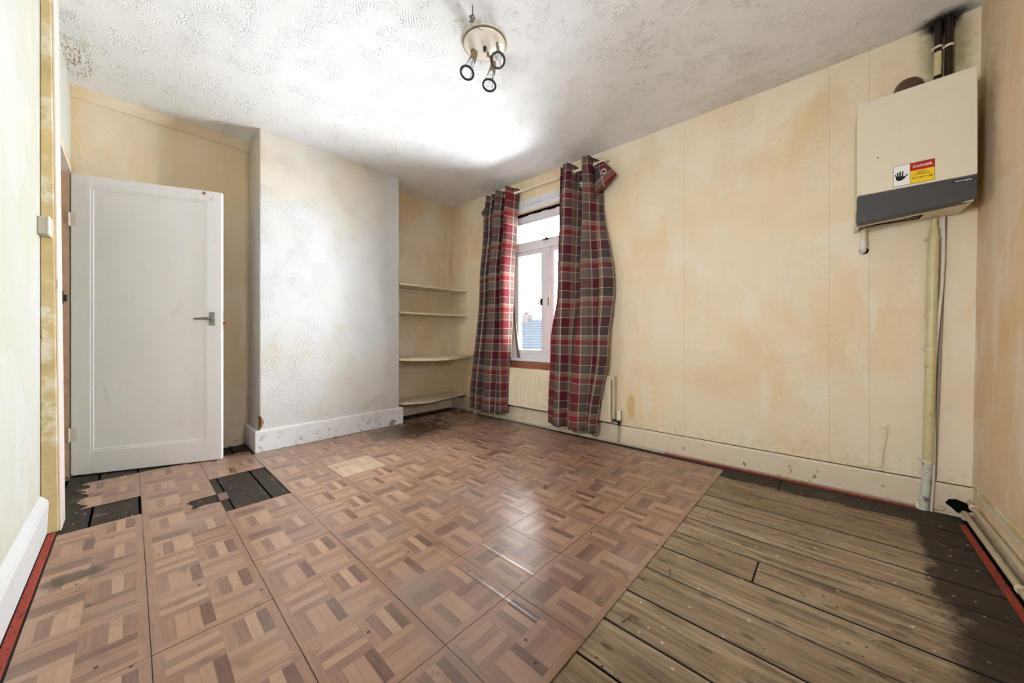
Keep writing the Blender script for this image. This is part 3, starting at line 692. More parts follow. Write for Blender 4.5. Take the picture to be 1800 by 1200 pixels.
hn = MB(); hn.box((.731, -.001, 1.018), (.768, .006, 1.118), D); hn = hn.obj('handle', 'chrome', door, bevel=.002, label='dull chrome lever handle on a plate')
lv = MB(); lv.lathe([(.013, 0), (.013, .012), (.009, .016), (.009, .04)], D(.749, .005, 1.067), DN.to_3d(), 14); lv.tube([D(.755, .043, 1.067), D(.735, .046, 1.069), D(.70, .046, 1.069), D(.655, .043, 1.066)], [.0105, .0105, .0085, .0065], 10); lv.obj('lever', 'chrome', hn, smooth=True)
lt = MB(); lt.box((DL-.001, -.026, .99), (DL+.003, -.010, 1.14), D); lt.obj('latch_plate', 'aged_plastic', door)
lt = MB(); lt.lathe([(0, 0), (.007, 0), (.007, .014), (.004, .02), (0, .021)], D(DL+.002, -.018, 1.036), DE.to_3d(), 10); lt.obj('latch_bolt', 'red', door, label='small red-tipped latch')
m = MB(); m.lathe([(.0, 0), (.011, 0), (.011, .002), (0, .002)], D(.70, 0, 2.005), DN.to_3d(), 14); m.obj('hook_scar', 'raw', door)
for u, z in ((.735, 1.975), (.752, 1.975), (.735, 1.955), (.752, 1.955), (.743, 1.965)):
    m = MB(); m.lathe([(0, 0), (.0025, 0), (.0025, .001), (0, .001)], D(u, 0, z), DN.to_3d(), 8); m.obj('screw_hole', 'black', door)
for z in (.28, 1.72):
    m = MB(); m.tube([D(-.006, .004, z-.045), D(-.006, .004, z+.045)], .006, 10); m.box((0, -.002, z-.045), (.028, .001, z+.045), D); m.obj('hinge', 'frame', door)

# ------------------------------------------------------------------ shelves in the alcove
def shelf(poly, z0, z1, label, mat='shelf', warp=None, batten=True):
    t = thing('alcove_shelf', label, 'shelf', (-3.57, 2.4, z0), 'shelves in the alcove')
    m = MB(); m.prism(poly, z0, z1)
    if warp: m.v = [Vector((v.x, v.y, v.z+warp(v.x, v.y))) for v in m.v]
    m.obj('shelf_board', mat, t, bevel=.003)
    if batten:
        m = MB(); m.wbox(-3.70, -3.43, .002, .022, z0-.038, z0-.001); m.v = [Vector((v.x, v.y, v.z + (.024 if (v.x > -3.5 and v.z < z0-.02) else 0))) for v in m.v]; m.obj('side_batten', 'shelf', t, bevel=.002)
        m = MB(); m.box((XA+.002, 2.0, z0-.03), (XA+.02, 2.84, z0-.001)); m.obj('back_batten', 'shelf', t, bevel=.002)
    return t
yw = lambda x: Wy(x)-.003
shelf([(XA+.002, 1.945), (-3.408, 1.945), (-3.395, yw(-3.395)), (XA+.002, yw(XA))], 1.485, 1.503, 'topmost of the four cream alcove shelves, thin and straight')
shelf([(XA+.002, 1.945), (-3.408, 1.945), (-3.395, yw(-3.395)), (XA+.002, yw(XA))], 1.178, 1.196, 'second cream alcove shelf from the top, seen edge-on')
cur = [(-3.408, 1.945), (-3.30, 1.99), (-3.17, 2.10), (-3.10, 2.22), (-3.085, 2.34), (-3.12, 2.50), (-3.20, 2.68), (-3.285, yw(-3.285))]
shelf([(XA+.002, 1.945)]+cur+[(XA+.002, yw(XA))], .672, .698, 'third alcove shelf down, with a bowed front edge')
low = [(-3.372, 1.955), (-3.33, 2.05), (-3.285, 2.16), (-3.265, 2.155), (-3.29, 2.26), (-3.33, 2.46), (-3.385, 2.72), (-3.41, yw(-3.41))]
shelf([(XA+.002, 1.955)]+low+[(XA+.002, yw(XA))], .192, .206, 'lowest alcove shelf, warped with a broken front lip', warp=lambda x, y: .028*max(0, (y-2.2))+.01*math.sin(4*y))

# ------------------------------------------------------------------ curtain rod and curtains
ROD_Z, ROD_D = 2.470, .105
rod = thing('curtain_rod', 'cream curtain rod above the window carrying two plaid curtains', 'curtain rod', W(-2.2, ROD_D, ROD_Z))
m = MB(); m.tube([W(-2.98, ROD_D, ROD_Z-.006), W(-1.462, ROD_D, ROD_Z+.004)], .0125, 14); m.obj('pole', 'base_win', rod, smooth=True)
for s in (-2.86, -1.66):
    m = MB(); m.tube([W(s, .0, ROD_Z), W(s, ROD_D, ROD_Z)], .006, 8); m.lathe([(.0, 0), (.02, 0), (.02, .006), (0, .006)], W(s, 0, ROD_Z), WN.to_3d(), 12); m.torus(W(s, ROD_D, ROD_Z), WE.to_3d(), .0155, .004, 14, 6); m.obj('bracket', 'base_win', rod)
def cr(p, t):       # catmull-rom through p (list of tuples), t in 0..1
    n = len(p)-1; x = min(t*n, n-1e-6); i = int(x); f = x-i
    g = lambda k: p[max(0, min(n, k))]
    return tuple(.5*((2*b)+(-a+c)*f+(2*a-5*b+4*c-d)*f*f+(-a+3*b-3*c+d)*f**3) for a, b, c, d in zip(g(i-1), g(i), g(i+1), g(i+2)))
def curtain(name, label, sections, NU, NV, eyelets, flap):
    """sections: list of (z, [(s,d)...]) from top down, same number of points"""
    t = thing(name, label, 'curtain', W(sum(p[0] for p in sections[-1][1])/len(sections[-1][1]), .13, sections[-1][0]), 'plaid curtains at the window')
    me_v = []; uv = []
    mid = sections[len(sections)//2][1]; arc = [0]
    for a in range(1, NU+1):
        p, q = cr(mid, (a-1)/NU), cr(mid, a/NU); arc.append(arc[-1]+math.hypot(p[0]-q[0], p[1]-q[1]))
    ztop, zbot = sections[0][0], sections[-1][0]
    for b in range(NV+1):
        tv = b/NV
        for a in range(NU+1):
            col = [(z, *cr(pts, a/NU)) for z, pts in sections]
            # interpolate down the column by z
            z = ztop+(zbot-ztop)*tv
            for q in range(len(col)-1):
                if z >= col[q+1][0]-1e-9: break
            f = (col[q][0]-z)/(col[q][0]-col[q+1][0]); f = f*f*(3-2*f)
            s = col[q][1]*(1-f)+col[q+1][1]*f; d = col[q][2]*(1-f)+col[q+1][2]*f
            w_ = .006*mnoise.noise(Vector((s*6, z*2.2, 3)))
            d = .125+(d-.125)*1.45
            me_v.append(W(s+w_, max(.014, d+w_), z + (.004*math.sin(a*.5) if b in (0, NV) else 0))); uv.append((arc[a], z))
    fs = [(b*(NU+1)+a, b*(NU+1)+a+1, (b+1)*(NU+1)+a+1, (b+1)*(NU+1)+a) for b in range(NV) for a in range(NU)]
    # drooping corner flap, part of the same cloth
    NF = 8; o0 = len(me_v); P = flap
    for b in range(NF+1):
        for a in range(NF+1):
            u, v = a/NF, b/NF
            q = [P[0][k]*(1-u)*(1-v)+P[1][k]*u*(1-v)+P[2][k]*u*v+P[3][k]*(1-u)*v for k in range(3)]
            q[1] += .018*math.sin(math.pi*u)*math.sin(math.pi*v)
            me_v.append(W(*q)); uv.append((arc[-1]*.9+.16*u, 2.4-.16*v))
    fs += [(o0+b*(NF+1)+a, o0+b*(NF+1)+a+1, o0+(b+1)*(NF+1)+a+1, o0+(b+1)*(NF+1)+a) for b in range(NF) for a in range(NF)]
    me = bpy.data.meshes.new('cloth'); me.from_pydata([tuple(v) for v in me_v], [], fs); me.update()
    ul = me.uv_layers.new(name='UVMap')
    for lp in me.loops: ul.data[lp.index].uv = uv[lp.vertex_index]
    for p in me.polygons: p.use_smooth = True
    me.materials.append(M['plaid'])
    o = bpy.data.objects.new('cloth', me); C.objects.link(o); child(o, t)
    sd = o.modifiers.new('thick', 'SOLIDIFY'); sd.thickness = .002
    for c_, ax in eyelets:
        m = MB(); m.torus(W(*c_), ax, .021, .0055, 20, 8); m.obj('eyelet', 'eyelet', t, smooth=True)
    return t
wn3, we3 = WN.to_3d(), WE.to_3d()
L_top = [(-2.94,.06),(-2.905,.15),(-2.87,.05),(-2.83,.15),(-2.79,.07),(-2.745,.16),(-2.69,.15),(-2.655,.05),(-2.615,.05),(-2.59,.16),(-2.555,.165),(-2.515,.06)]
L_a   = [(-2.985,.05),(-2.945,.15),(-2.90,.06),(-2.865,.15),(-2.82,.07),(-2.78,.17),(-2.70,.17),(-2.665,.09),(-2.625,.08),(-2.605,.17),(-2.565,.17),(-2.535,.07)]
L_m   = [(-3.06,.06),(-3.01,.15),(-2.965,.07),(-2.93,.16),(-2.87,.09),(-2.83,.18),(-2.75,.18),(-2.715,.11),(-2.675,.10),(-2.655,.18),(-2.61,.17),(-2.59,.07)]
L_b   = [(-3.22,.12),(-3.14,.17),(-3.07,.13),(-3.03,.19),(-2.95,.15),(-2.90,.20),(-2.80,.20),(-2.75,.17),(-2.71,.19),(-2.675,.17),(-2.655,.13),(-2.615,.12)]
curtain('curtain', 'plaid curtain at the left of the window, near the shelves', [(2.525, L_top), (2.2, L_a), (1.5, L_m), (.095, L_b)], 130, 60,
        [((-2.995, .088, 2.366), (-.35, -.9, .1)), ((-2.66, .105, ROD_Z), we3), ((-2.575, .105, ROD_Z), we3), ((-2.85, .105, ROD_Z), we3)],
        [(-2.935, .10, 2.475), (-3.075, .075, 2.385), (-2.985, .08, 2.265), (-2.93, .11, 2.30)])
R_top = [(-1.915,.14),(-1.895,.06),(-1.875,.15),(-1.835,.16),(-1.805,.15),(-1.785,.05),(-1.70,.045),(-1.675,.15),(-1.635,.165),(-1.60,.15),(-1.575,.06),(-1.545,.055)]
R_a   = [(-1.945,.12),(-1.905,.07),(-1.885,.16),(-1.845,.17),(-1.805,.14),(-1.775,.08),(-1.70,.06),(-1.675,.15),(-1.64,.165),(-1.595,.12),(-1.57,.08),(-1.53,.06)]
R_m   = [(-1.99,.10),(-1.93,.09),(-1.905,.17),(-1.865,.18),(-1.82,.14),(-1.79,.09),(-1.72,.09),(-1.685,.165),(-1.62,.18),(-1.55,.13),(-1.48,.155),(-1.405,.09)]
R_l   = [(-2.03,.14),(-1.95,.14),(-1.92,.19),(-1.87,.19),(-1.83,.15),(-1.80,.13),(-1.74,.17),(-1.69,.19),(-1.61,.18),(-1.55,.14),(-1.49,.18),(-1.43,.14)]
R_b   = [(-2.05,.15),(-1.98,.16),(-1.94,.20),(-1.88,.20),(-1.845,.15),(-1.81,.15),(-1.775,.20),(-1.70,.21),(-1.65,.18),(-1.61,.16),(-1.57,.20),(-1.515,.17)]
curtain('curtain', 'plaid curtain at the right of the window with one corner slipped off the rod', [(2.535, R_top), (2.18, R_a), (1.38, R_m), (.85, R_l), (.095, R_b)], 130, 64,
        [((-1.468, .152, 2.360), (.25, -.95, .15)), ((-1.79, .105, ROD_Z), we3), ((-1.69, .105, ROD_Z), we3), ((-1.58, .105, ROD_Z), we3)],
        [(-1.585, .10, 2.475), (-1.475, .135, 2.455), (-1.365, .115, 2.315), (-1.575, .12, 2.17)])

# ------------------------------------------------------------------ radiator
RS0, RS1, RZ0, RZ1, RD0, RD1 = -3.02, -1.432, .185, .585, .040, .098
rad = thing('radiator', 'cream panel radiator below the window behind the curtains', 'radiator', W(-2.2, .07, RZ0))
prof = []; s = RS0+.02
m = MB(); m.wbox(RS0, RS1, RD1-.012, RD1-.004, RZ0, RZ1); m.obj('front_panel', 'radiator', rad, bevel=.003)
n = 37; pitch = (RS1-RS0-.03)/n
rib = MB(); rib.prism([(-pitch*.36, 0), (-pitch*.26, .008), (pitch*.26, .008), (pitch*.36, 0)], RZ0+.035, RZ1-.055, lambda u, v, q: (WE*u + WN*v).to_3d()+Vector((0, 0, q)))
rib0 = rib.obj('rib', 'radiator', None, bevel=.002)
for q in range(n):
    o = rib0 if q == 0 else rib0.copy()
    if q: C.objects.link(o)
    p = W(RS0+.015+pitch*(q+.5), RD1-.0045, 0); o.matrix_basis = Matrix.Translation(p); o.location = p; child(o, rad)
m = MB(); m.wbox(RS0, RS1, .045, .052, RZ0, RZ1-.01); m.obj('rear_panel', 'radiator', rad, bevel=.002)
m = MB(); m.wbox(RS0-.004, RS0+.004, .04, RD1, RZ0+.05, RZ1+.004); m.obj('end_cover', 'radiator', rad, bevel=.003)
m = MB(); m.wbox(RS1+.010, RS1+.018, .03, .075, RZ0+.03, RZ1+.006); m.wbox(RS1, RS1+.014, .05, .09, RZ1-.03, RZ1+.004); m.obj('end_cover', 'radiator', rad, bevel=.003)
m = MB()
for q in range(46): m.wbox(RS0+.02+q*.034, RS0+.043+q*.034, .050, RD1-.012, RZ1-.004, RZ1+.002)
m.wbox(RS0, RS1, RD1-.014, RD1-.004, RZ1-.002, RZ1+.005); m.wbox(RS0, RS1, .046, .052, RZ1-.004, RZ1+.004); m.obj('top_grille', 'radiator', rad)
for s in (-2.7, -1.75):
    m = MB(); m.wbox(s-.02, s+.02, .001, .046, .30, .5); m.obj('wall_bracket', 'radiator', rad)
vl = MB(); vl.lathe([(0, 0), (.011, 0), (.013, .02), (.015, .03), (.015, .045), (0, .047)], W(-1.378, .045, .158), (0, 0, 1), 14); vl.tube([W(RS1+.004, .07, .205), W(-1.40, .06, .20), W(-1.378, .047, .195)], .010, 10); vl = vl.obj('valve', 'dark_metal', rad, smooth=True, label='dark metal radiator valve with a white cap')
m = MB(); m.lathe([(0, 0), (.019, 0), (.021, .006), (.021, .03), (.018, .033), (.018, .082), (.014, .088), (0, .088)], W(-1.378, .045, .205), (0, 0, 1), 16); m.obj('valve_cap', 'white_plastic', vl, smooth=True)
m = MB(); m.tube([W(-1.378, .045, .165), W(-1.384, .042, .08), W(-1.389, .04, -.003)], .0075, 10); m.obj('feed_pipe', 'pipe_floor', vl, smooth=True)
m = MB(); m.tube([W(RS0+.01, .07, .20), W(-3.10, .07, .195), W(-3.185, .07, .16), W(-3.19, .07, -.003)], .008, 10); m.obj('feed_pipe', 'white_plastic', rad, smooth=True)

# ------------------------------------------------------------------ boiler
bo = thing('boiler', 'cream wall-hung gas boiler with charcoal band and danger sticker', 'boiler', W(.288, .14, 1.55))
BS0, BS1, BF = .0875, .4905, .28
m = MB(); m.wbox(BS0+.004, BS1-.004, .012, BF-.012, 1.583, 2.198); m.obj('casing', 'boiler', bo, bevel=.006)
m = MB(); m.hexa([W(BS0, BF-.014, 1.701), W(BS1, BF-.014, 1.703), W(BS1, BF, 1.703), W(BS0, BF, 1.701), W(BS0, BF-.014, 2.196), W(BS1, BF-.014, 2.211), W(BS1, BF, 2.211), W(BS0, BF, 2.196)]); m.obj('front_cover', 'boiler', bo, bevel=.003)
m = MB(); m.hexa([W(BS0, BF-.05, 1.545), W(BS1, BF-.05, 1.583), W(BS1, BF, 1.590), W(BS0, BF, 1.550), W(BS0, BF-.05, 1.6985), W(BS1, BF-.05, 1.7005), W(BS1, BF, 1.7005), W(BS0, BF, 1.6985)]); band = m.obj('control_band', 'boiler_band', bo, bevel=.004, label='charcoal grey lower band')
# underside tray with an open slot
tr = MB(); zf, zb = 1.552, 1.572
def TZ(s, d): return 1.549+.036*(s-BS0)/(BS1-BS0)+.010*(BF-d)/BF
def tray(s0, s1, d0, d1): tr.hexa([W(s0, d0, TZ(s0, d0)), W(s1, d0, TZ(s1, d0)), W(s1, d1, TZ(s1, d1)), W(s0, d1, TZ(s0, d1)), W(s0, d0, 1.60), W(s1, d0, 1.60), W(s1, d1, 1.60), W(s0, d1, 1.60)])
tray(BS0, BS0+.016, .014, BF-.045); tray(BS0+.016, BS1-.006, .165, BF-.045); tray(.345, BS1-.006, .014, .165); tray(BS0+.016, .345, .014, .036)
tr.obj('bottom_tray', 'boiler', bo, bevel=.002)
m = MB(); m.wbox(BS0+.012, .35, .016, .17, 1.5825, 1.61); m.obj('slot_void', 'black', bo)
m = MB(); m.wbox(.16, .33, .10, .14, 1.574, 1.584); m.obj('control_strip', 'badge', bo)
m = MB(); m.tube([W(.108, .06, 1.58), W(.150, .06, 1.58)], .012, 6); m.obj('pipe_nut', 'brass', bo)
m = MB(); m.lathe([(0, 0), (.0035, 0), (.0035, .001), (0, .001)], W(.1655, BF, 1.885), wn3, 10); m.obj('screw_hole', 'black', bo)
m = MB(); m.wbox(BS0-.003, BS0+.001, BF-.06, BF-.035, 1.565, 1.625); m.obj('side_clip', 'brass', bo, bevel=.001)
ft = MB()
for q in range(9):
    a = math.pi*q/8; ft.tube([W(.305, .06, 2.30), W(.305, .061, 2.301)], .001, 4) if False else None
ft.lathe([(.0, .118), (.018, .117), (.036, .108), (.050, .09), (.058, .066), (.060, .03), (.060, -.12)], W(.300, .070, 2.232), (0, 0, 1), 24); ft.obj('flue_elbow', 'brown_rubber', bo, smooth=True, label='brown domed flue elbow behind the top')
# sticker
sx0, sx1, sz0, sz1 = .2205, .361, 1.7125, 1.818
def SK(u, v, q): return W(u, BF+q, v)
stk = MB(); stk.prism([(sx0, sz0), (sx1, sz0), (sx1, sz1), (sx0, sz1)], 0, .0006, SK); stk = stk.obj('danger_sticker', 'print_black', bo, label='warning sticker reading DANGER SAFETY WARNING DO NOT USE')
mx_ = .2795; b_ = .0016
m = MB(); m.prism([(sx0+b_, sz0+b_), (mx_-b_*.5, sz0+b_), (mx_-b_*.5, sz1-b_), (sx0+b_, sz1-b_)], .0006, .0009, SK); m.obj('white_field', 'print_white', stk)
zr = 1.777
m = MB(); m.prism([(mx_+b_*.5, zr), (sx1-b_, zr), (sx1-b_, sz1-b_), (mx_+b_*.5, sz1-b_)], .0006, .0009, SK); m.obj('red_field', 'print_red', stk)
m = MB(); m.prism([(mx_+b_*.5, sz0+b_), (sx1-b_, sz0+b_), (sx1-b_, zr), (mx_+b_*.5, zr)], .0006, .0009, SK); m.obj('yellow_field', 'print_yellow', stk)
hnd = MB()
def blob(poly): hnd.prism(poly, .0009, .0013, SK)
hx, hz = .2455, 1.757
def cap(p, q, r):
    p, q = Vector(p), Vector(q); t = (q-p).normalized(); n_ = Vector((-t.y, t.x))
    pts = [p+n_*r, p-n_*r] + [q + (-n_*math.cos(a)+t*math.sin(a))*r for a in [math.pi*k/6 for k in range(7)]]
    blob([(hx+v.x, hz+v.y) for v in pts])
blob([(hx+u, hz+v) for u, v in [(-.0150, -.008), (-.011, -.0155), (-.002, -.018), (.006, -.0165), (.011, -.010), (.0125, -.001), (.0105, .006), (-.015, .006)]])
cap((-.0135, .003), (-.0165, .0155), .0022); cap((-.0078, .004), (-.0088, .0235), .0024); cap((-.0005, .004), (-.0005, .0275), .0025); cap((.0072, .004), (.0085, .0265), .0025); cap((.008, -.009), (.0245, .0075), .0026); cap((.004, -.011), (.014, -.004), .0045)
hnd.obj('hand_symbol', 'print_black', stk)
text_mesh('danger_text', 'DANGER', .02, 'print_white', stk, lambda x, y: W(.3205+x, BF+.0011, 1.7965+y*.82), .0003, .064)
text_mesh('safety_text', 'SAFETY', .0125, 'print_black', stk, lambda x, y: W(.3205+x, BF+.0011, 1.7665+y*.8), .0003, .037)
text_mesh('warning_text', 'WARNING', .0125, 'print_black', stk, lambda x, y: W(.3205+x, BF+.0011, 1.7555+y*.8), .0003, .048)
text_mesh('do_not_use_text', 'DO NOT USE', .0135, 'print_black', stk, lambda x, y: W(.3205+x, BF+.0011, 1.7385+y*.85), .0003, .066)
bd = MB(); bd.prism([(.449+.033*math.copysign(1, math.cos(a))*.8+.0075*math.cos(a), 1.6835+.0075*math.sin(a)) for a in [2*math.pi*k/24+.01 for k in range(24)]], 0, .0012, SK); bd = bd.obj('badge', 'badge', band, label='small dark oval maker badge')
text_mesh('badge_text', 'wormington', .014, 'print_white', bo, lambda x, y: W(.449+x, BF+.0016, 1.684+y*.8), .0002, .054)

# services around the boiler
def pipe_thing(name, label, cat, loc, segs, clips=(), group=None):
    t = thing(name, label, cat, loc, group)
    for nm, mat, pts, r in segs:
        m = MB(); m.tube(pts, r, 14); m.obj(nm, mat, t, smooth=True)
    for c_, s_, r in clips:
        m = MB(); m.tube([W(*c_)-Vector((0, 0, .006)), W(*c_)+Vector((0, 0, .006))], r, 14); m.wbox(c_[0]-r*1.35, c_[0]-r*.3, 0.001, c_[1], c_[2]-.005, c_[2]+.005); m.obj('clip', s_, t, smooth=True)
    return t
pipe_thing('gas_pipe', 'thick olive-cream pipe running from floor to boiler in the corner', 'pipe', W(.36, .034, 0),
    [('upper_tail', 'pipe_yellow', [W(.3985, .036, 1.572), W(.3975, .036, 1.52)], .0115), ('reducer', 'pipe_yellow', [W(.3975, .036, 1.53), W(.397, .036, 1.515), W(.3965, .036, 1.47)], [.0125, .017, .0175]),
     ('main_pipe', 'pipe_yellow', [W(.3965, .036, 1.47), W(.386, .036, .87), W(.3745, .036, .26)], .0205), ('lower_pipe', 'pipe_worn', [W(.3745, .036, .262), W(.371, .036, .17), W(.361, .039, .03), W(.360, .04, -.003)], .0185)],
    [((.396, .036, 1.468), 'pipe_yellow', .0225), ((.386, .036, .872), 'base_win', .0225), ((.3745, .036, .262), 'base_win', .0235)])
pipe_thing('condensate_pipe', 'short cream pipe stub with an elbow under the boiler', 'pipe', W(.128, .03, 1.44),
    [('down_pipe', 'radiator', [W(.129, .05, 1.583), W(.1275, .05, 1.50), W(.127, .05, 1.455)], .0125), ('elbow', 'white_plastic', [W(.127, .05, 1.50), W(.127, .05, 1.462), W(.127, .044, 1.449), W(.127, .03, 1.444), W(.127, .0, 1.444)], .0145)])
m = MB(); m.lathe([(.0, 0), (.021, 0), (.021, .001), (0, .001)], W(.132, .0005, 1.447), wn3, 18); m.obj('wall_hole', 'black', wr, label='black hole around the short pipe elbow')
pts = [W(.43-.046*t+.006*math.sin(9*t), .032+.006*math.sin(7*t), 1.60-1.603*t) for t in [q/26 for q in range(27)]]
m = MB(); m.tube(pts, .0062, 8); tag(m.obj('white_cable', 'cable', smooth=True), 'wavy white cable hanging beside the olive-cream pipe below the boiler', 'cable')
m = MB(); m.hexa([W(.399, .0008, .165), W(.409, .0008, .165), W(.409, .013, .165), W(.399, .013, .165), W(.437, .0008, 1.58), W(.447, .0008, 1.58), W(.447, .013, 1.58), W(.437, .013, 1.58)]); tag(m.obj('cable_trunking', 'grey_strip', bevel=.002), 'thin grey trunking strip on the wall right of the white cable', 'trunking')
pipe_thing('flow_pipe', 'cream-splashed dark pipe above the boiler, left of two', 'pipe', W(.408, .035, 2.2),
    [('sooty_end', 'pipe_dark', [W(.408, .035, 2.20), W(.409, .035, 2.335)], .0145), ('cream_length', 'pipe_yellow', [W(.409, .035, 2.335), W(.411, .035, 2.46)], .0142), ('top_end', 'pipe_dark', [W(.411, .035, 2.46), W(.412, .035, HC+.012)], .0148)],
    [((.411, .035, 2.485), 'base_win', .017)], 'pipes above the boiler')
pipe_thing('return_pipe', 'all-dark sooty pipe above the boiler, right of two', 'pipe', W(.446, .035, 2.2),
    [('sooty_pipe', 'pipe_dark', [W(.446, .035, 2.20), W(.449, .035, HC+.012)], .0148)], [((.4485, .035, 2.475), 'base_win', .0172)], 'pipes above the boiler')
# wire stub and rosette
t = thing('telephone_point', 'painted-over round cable point with a dangling wire low on the wall', 'cable point', W(.217, .005, .41))
m = MB(); m.lathe([(0, .010), (.008, .010), (.012, .007), (.019, .005), (.020, 0)], W(.218, .0005, .418), wn3, 18); m.obj('rosette', 'radiator', t, smooth=True)
m = MB(); m.tube([W(.2185, .008, .41), W(.2175, .008, .385), W(.224, .007, .365), W(.219, .006, .33), W(.211, .006, .28), W(.208, .006, .225), W(.205, .006, .195), W(.195, .006, .182), W(.17, .006, .176), W(.10, .005, .172)], .0048, 8); m.obj('wire', 'radiator', t, smooth=True)
m = MB(); m.lathe([(0, 0), (.009, .001), (.011, .012), (.006, .024), (0, .026)], W(.2175, .007, .372), (0, 0, 1), 10); m.obj('plaster_lump', 'radiator', t, smooth=True)

# heating pipes on the floor along the right wall
for nm, lab, x, z, yend in (('floor_pipe', 'lower cream pipe lying beside the carpet gripper along the right wall', .500, .024, 2.925), ('floor_pipe', 'upper cream pipe running against the skirting of the right wall', .5165, .078, 2.925)):
    t = thing(nm, lab, 'pipe', (x, 1.4, z-.012), 'pipes along the right wall')
    m = MB(); m.tube([(x, -.2, z), (x, 1.3, z), (x, yend, z)], .0108 if z > .05 else .0125, 12); m.obj('pipe_run', 'pipe_floor', t, smooth=True)
    for y in ((2.18, 1.2) if z < .05 else (2.86, 1.5)):
        m = MB(); m.tube([(x, y-.008, z), (x, y+.008, z)], .0155, 14); m.box((x, y-.006, z-.004), (XR-.003, y+.006, z+.004)); m.obj('clip', 'radiator', t, smooth=True)
# debris at the foot of the olive pipe
m = MB(); m.add(*[(lambda vv: vv)(x) for x in ([W(.325,.02,-.003), W(.352,.02,-.003), W(.356,.045,-.003), W(.33,.05,-.003), W(.334,.03,.03), W(.348,.032,.022)], [(3,2,1,0),(0,1,5,4),(1,2,5),(2,3,4,5),(3,0,4)])]); tag(m.obj('plaster_lump', 'radiator'), 'crumbled plaster lump at the foot of the olive-cream pipe', 'debris')

# ------------------------------------------------------------------ carpet gripper strips
def gripper(label, p0, p1, w_, z0=BT):
    p0, p1 = Vector(p0), Vector(p1); dv = (p1-p0); L = dv.length; dv.normalize(); nv = Vector((-dv.y, dv.x))
    t = thing('carpet_gripper', label, 'gripper strip', (*((p0+p1)/2), z0), 'carpet gripper strips')
    f = lambda u, v, z: (*(p0+dv*u+nv*v), z)
    m = MB(); m.box((0, -w_/2, z0), (L, w_/2, z0+.0065), f); m.obj('strip', 'gripper', t, bevel=.001)
    m = MB(); k = 0; u = .02
    while u < L-.01:
        v = (-.25 if k % 2 else .25)*w_; m.lathe([(.0016, 0), (.0012, .002), (0, .006)], f(u, v, z0+.006), (dv.x*.0-nv.x*.5, dv.y*0-nv.y*.5, 1), 5); u += .045; k += 1
    m.obj('tacks', 'tack', t)['kind'] = 'stuff'
gripper('red carpet gripper strip along the left wall', (-2.745, -.2535), (-.3, -.2535), .023)
a_, b2 = W(-1.0, .045, 0), W(.335, .045, 0)
gripper('red carpet gripper strip under the window wall skirting', (a_.x, a_.y), (b2.x, b2.y), .022)
gripper('red carpet gripper strip beside the pipes of the right wall', (.472, .2), (.472, 2.80), .024)
gp2 = MB(); gp2.box((.485, -.2, -.029), (XR, 2.93, -.016)); gp2.obj('dark_gap', 'black', floor)

# ------------------------------------------------------------------ switch box on the left wall
t = thing('switch_box', 'small aged plastic switch box on the left wall by the ochre strip', 'switch', (-2.70, YL, 1.41))
m = MB(); m.box((-2.745, YL, 1.412), (-2.672, YL+.028, 1.492)); m.obj('back_box', 'aged_plastic', t, bevel=.004)
m = MB(); m.box((-2.748, YL+.028, 1.408), (-2.668, YL+.037, 1.496)); m.obj('front_plate', 'white_plastic', t, bevel=.004)
m = MB(); m.box((-2.716, YL+.037, 1.442), (-2.70, YL+.042, 1.462)); m.obj('rocker', 'white_plastic', t, bevel=.001)

# ------------------------------------------------------------------ ceiling light
LC = Vector((-1.472, 1.372, HC+.003))
li = thing('ceiling_light', 'three-headed spotlight on a round cream ceiling plate', 'ceiling light', LC)
m = MB(); m.lathe([(0, -.026), (.108, -.026), (.118, -.020), (.122, -.010), (.124, 0), (0, 0)], LC, (0, 0, 1), 40); m.obj('ceiling_plate', 'plate', li, smooth=True)
m = MB(); m.torus(LC+Vector((0, 0, -.012)), (0, 0, 1), .121, .006, 40, 8); m.obj('plate_rim', 'brass', li, smooth=True)
m = MB(); m.lathe([(0, -.03), (.009, -.03), (.009, 0), (0, 0)], LC+Vector((.0, .0, -.02)), (0, 0, 1), 12); m.obj('centre_screw', 'dark_metal', li)
def spot(base, piv, tip, ring):
    base, piv, tip, ring = map(Vector, (base, piv, tip, ring)); ax = (ring-piv).normalized(); ring = piv+ax*max(.124, (ring-piv).length)
    h = MB(); h.lathe([(.0, -.004), (.012, -.002), (.015, .008), (.0175, .03), (.0195, .065), (.0205, .085), (.0195, .086), (.014, .05)], piv, ax, 20); h = h.obj('spot_head', 'brass', li, smooth=True, label='satin metal spotlight head')
    m = MB(); m.tube([base, base+Vector((0, 0, -.02)), base*.35+piv*.65+Vector((0, 0, .012)), piv+ax*.012], [.008, .0075, .006, .006], 10); m.lathe([(0, -.008), (.0095, -.008), (.0095, .008), (0, .008)], base*.45+piv*.55, (piv-base).normalized(), 12); m.obj('arm', 'brass', h, smooth=True)
    L = (ring-piv).length
    m = MB(); m.torus(ring, ax, .036, .006, 28, 8); m.obj('ring', 'dark_metal', h, smooth=True)
    u = ax.orthogonal().normalized(); w_ = ax.cross(u)
    for q in range(3):
        a = 2*math.pi*q/3; r_ = u*math.cos(a)+w_*math.sin(a)
        m = MB(); m.tube([piv+ax*.080+r_*.0195, ring+r_*.034], .0016, 6); m.obj('wire', 'dark_metal', h)
    m = MB(); m.lathe([(.0, .06), (.013, .062), (.0155, .084), (.017, .098), (.014, .103), (0, .105)], piv, ax, 20); m.obj('lamp', 'bulb', h, smooth=True)
spot((-1.545, 1.335, HC-.02), (-1.521, 1.346, 2.576), (-1.517, 1.308, 2.487), (-1.503, 1.267, 2.405))
spot((-1.40, 1.40, HC-.02), (-1.417, 1.428, 2.568), (-1.396, 1.406, 2.521), (-1.345, 1.351, 2.440))
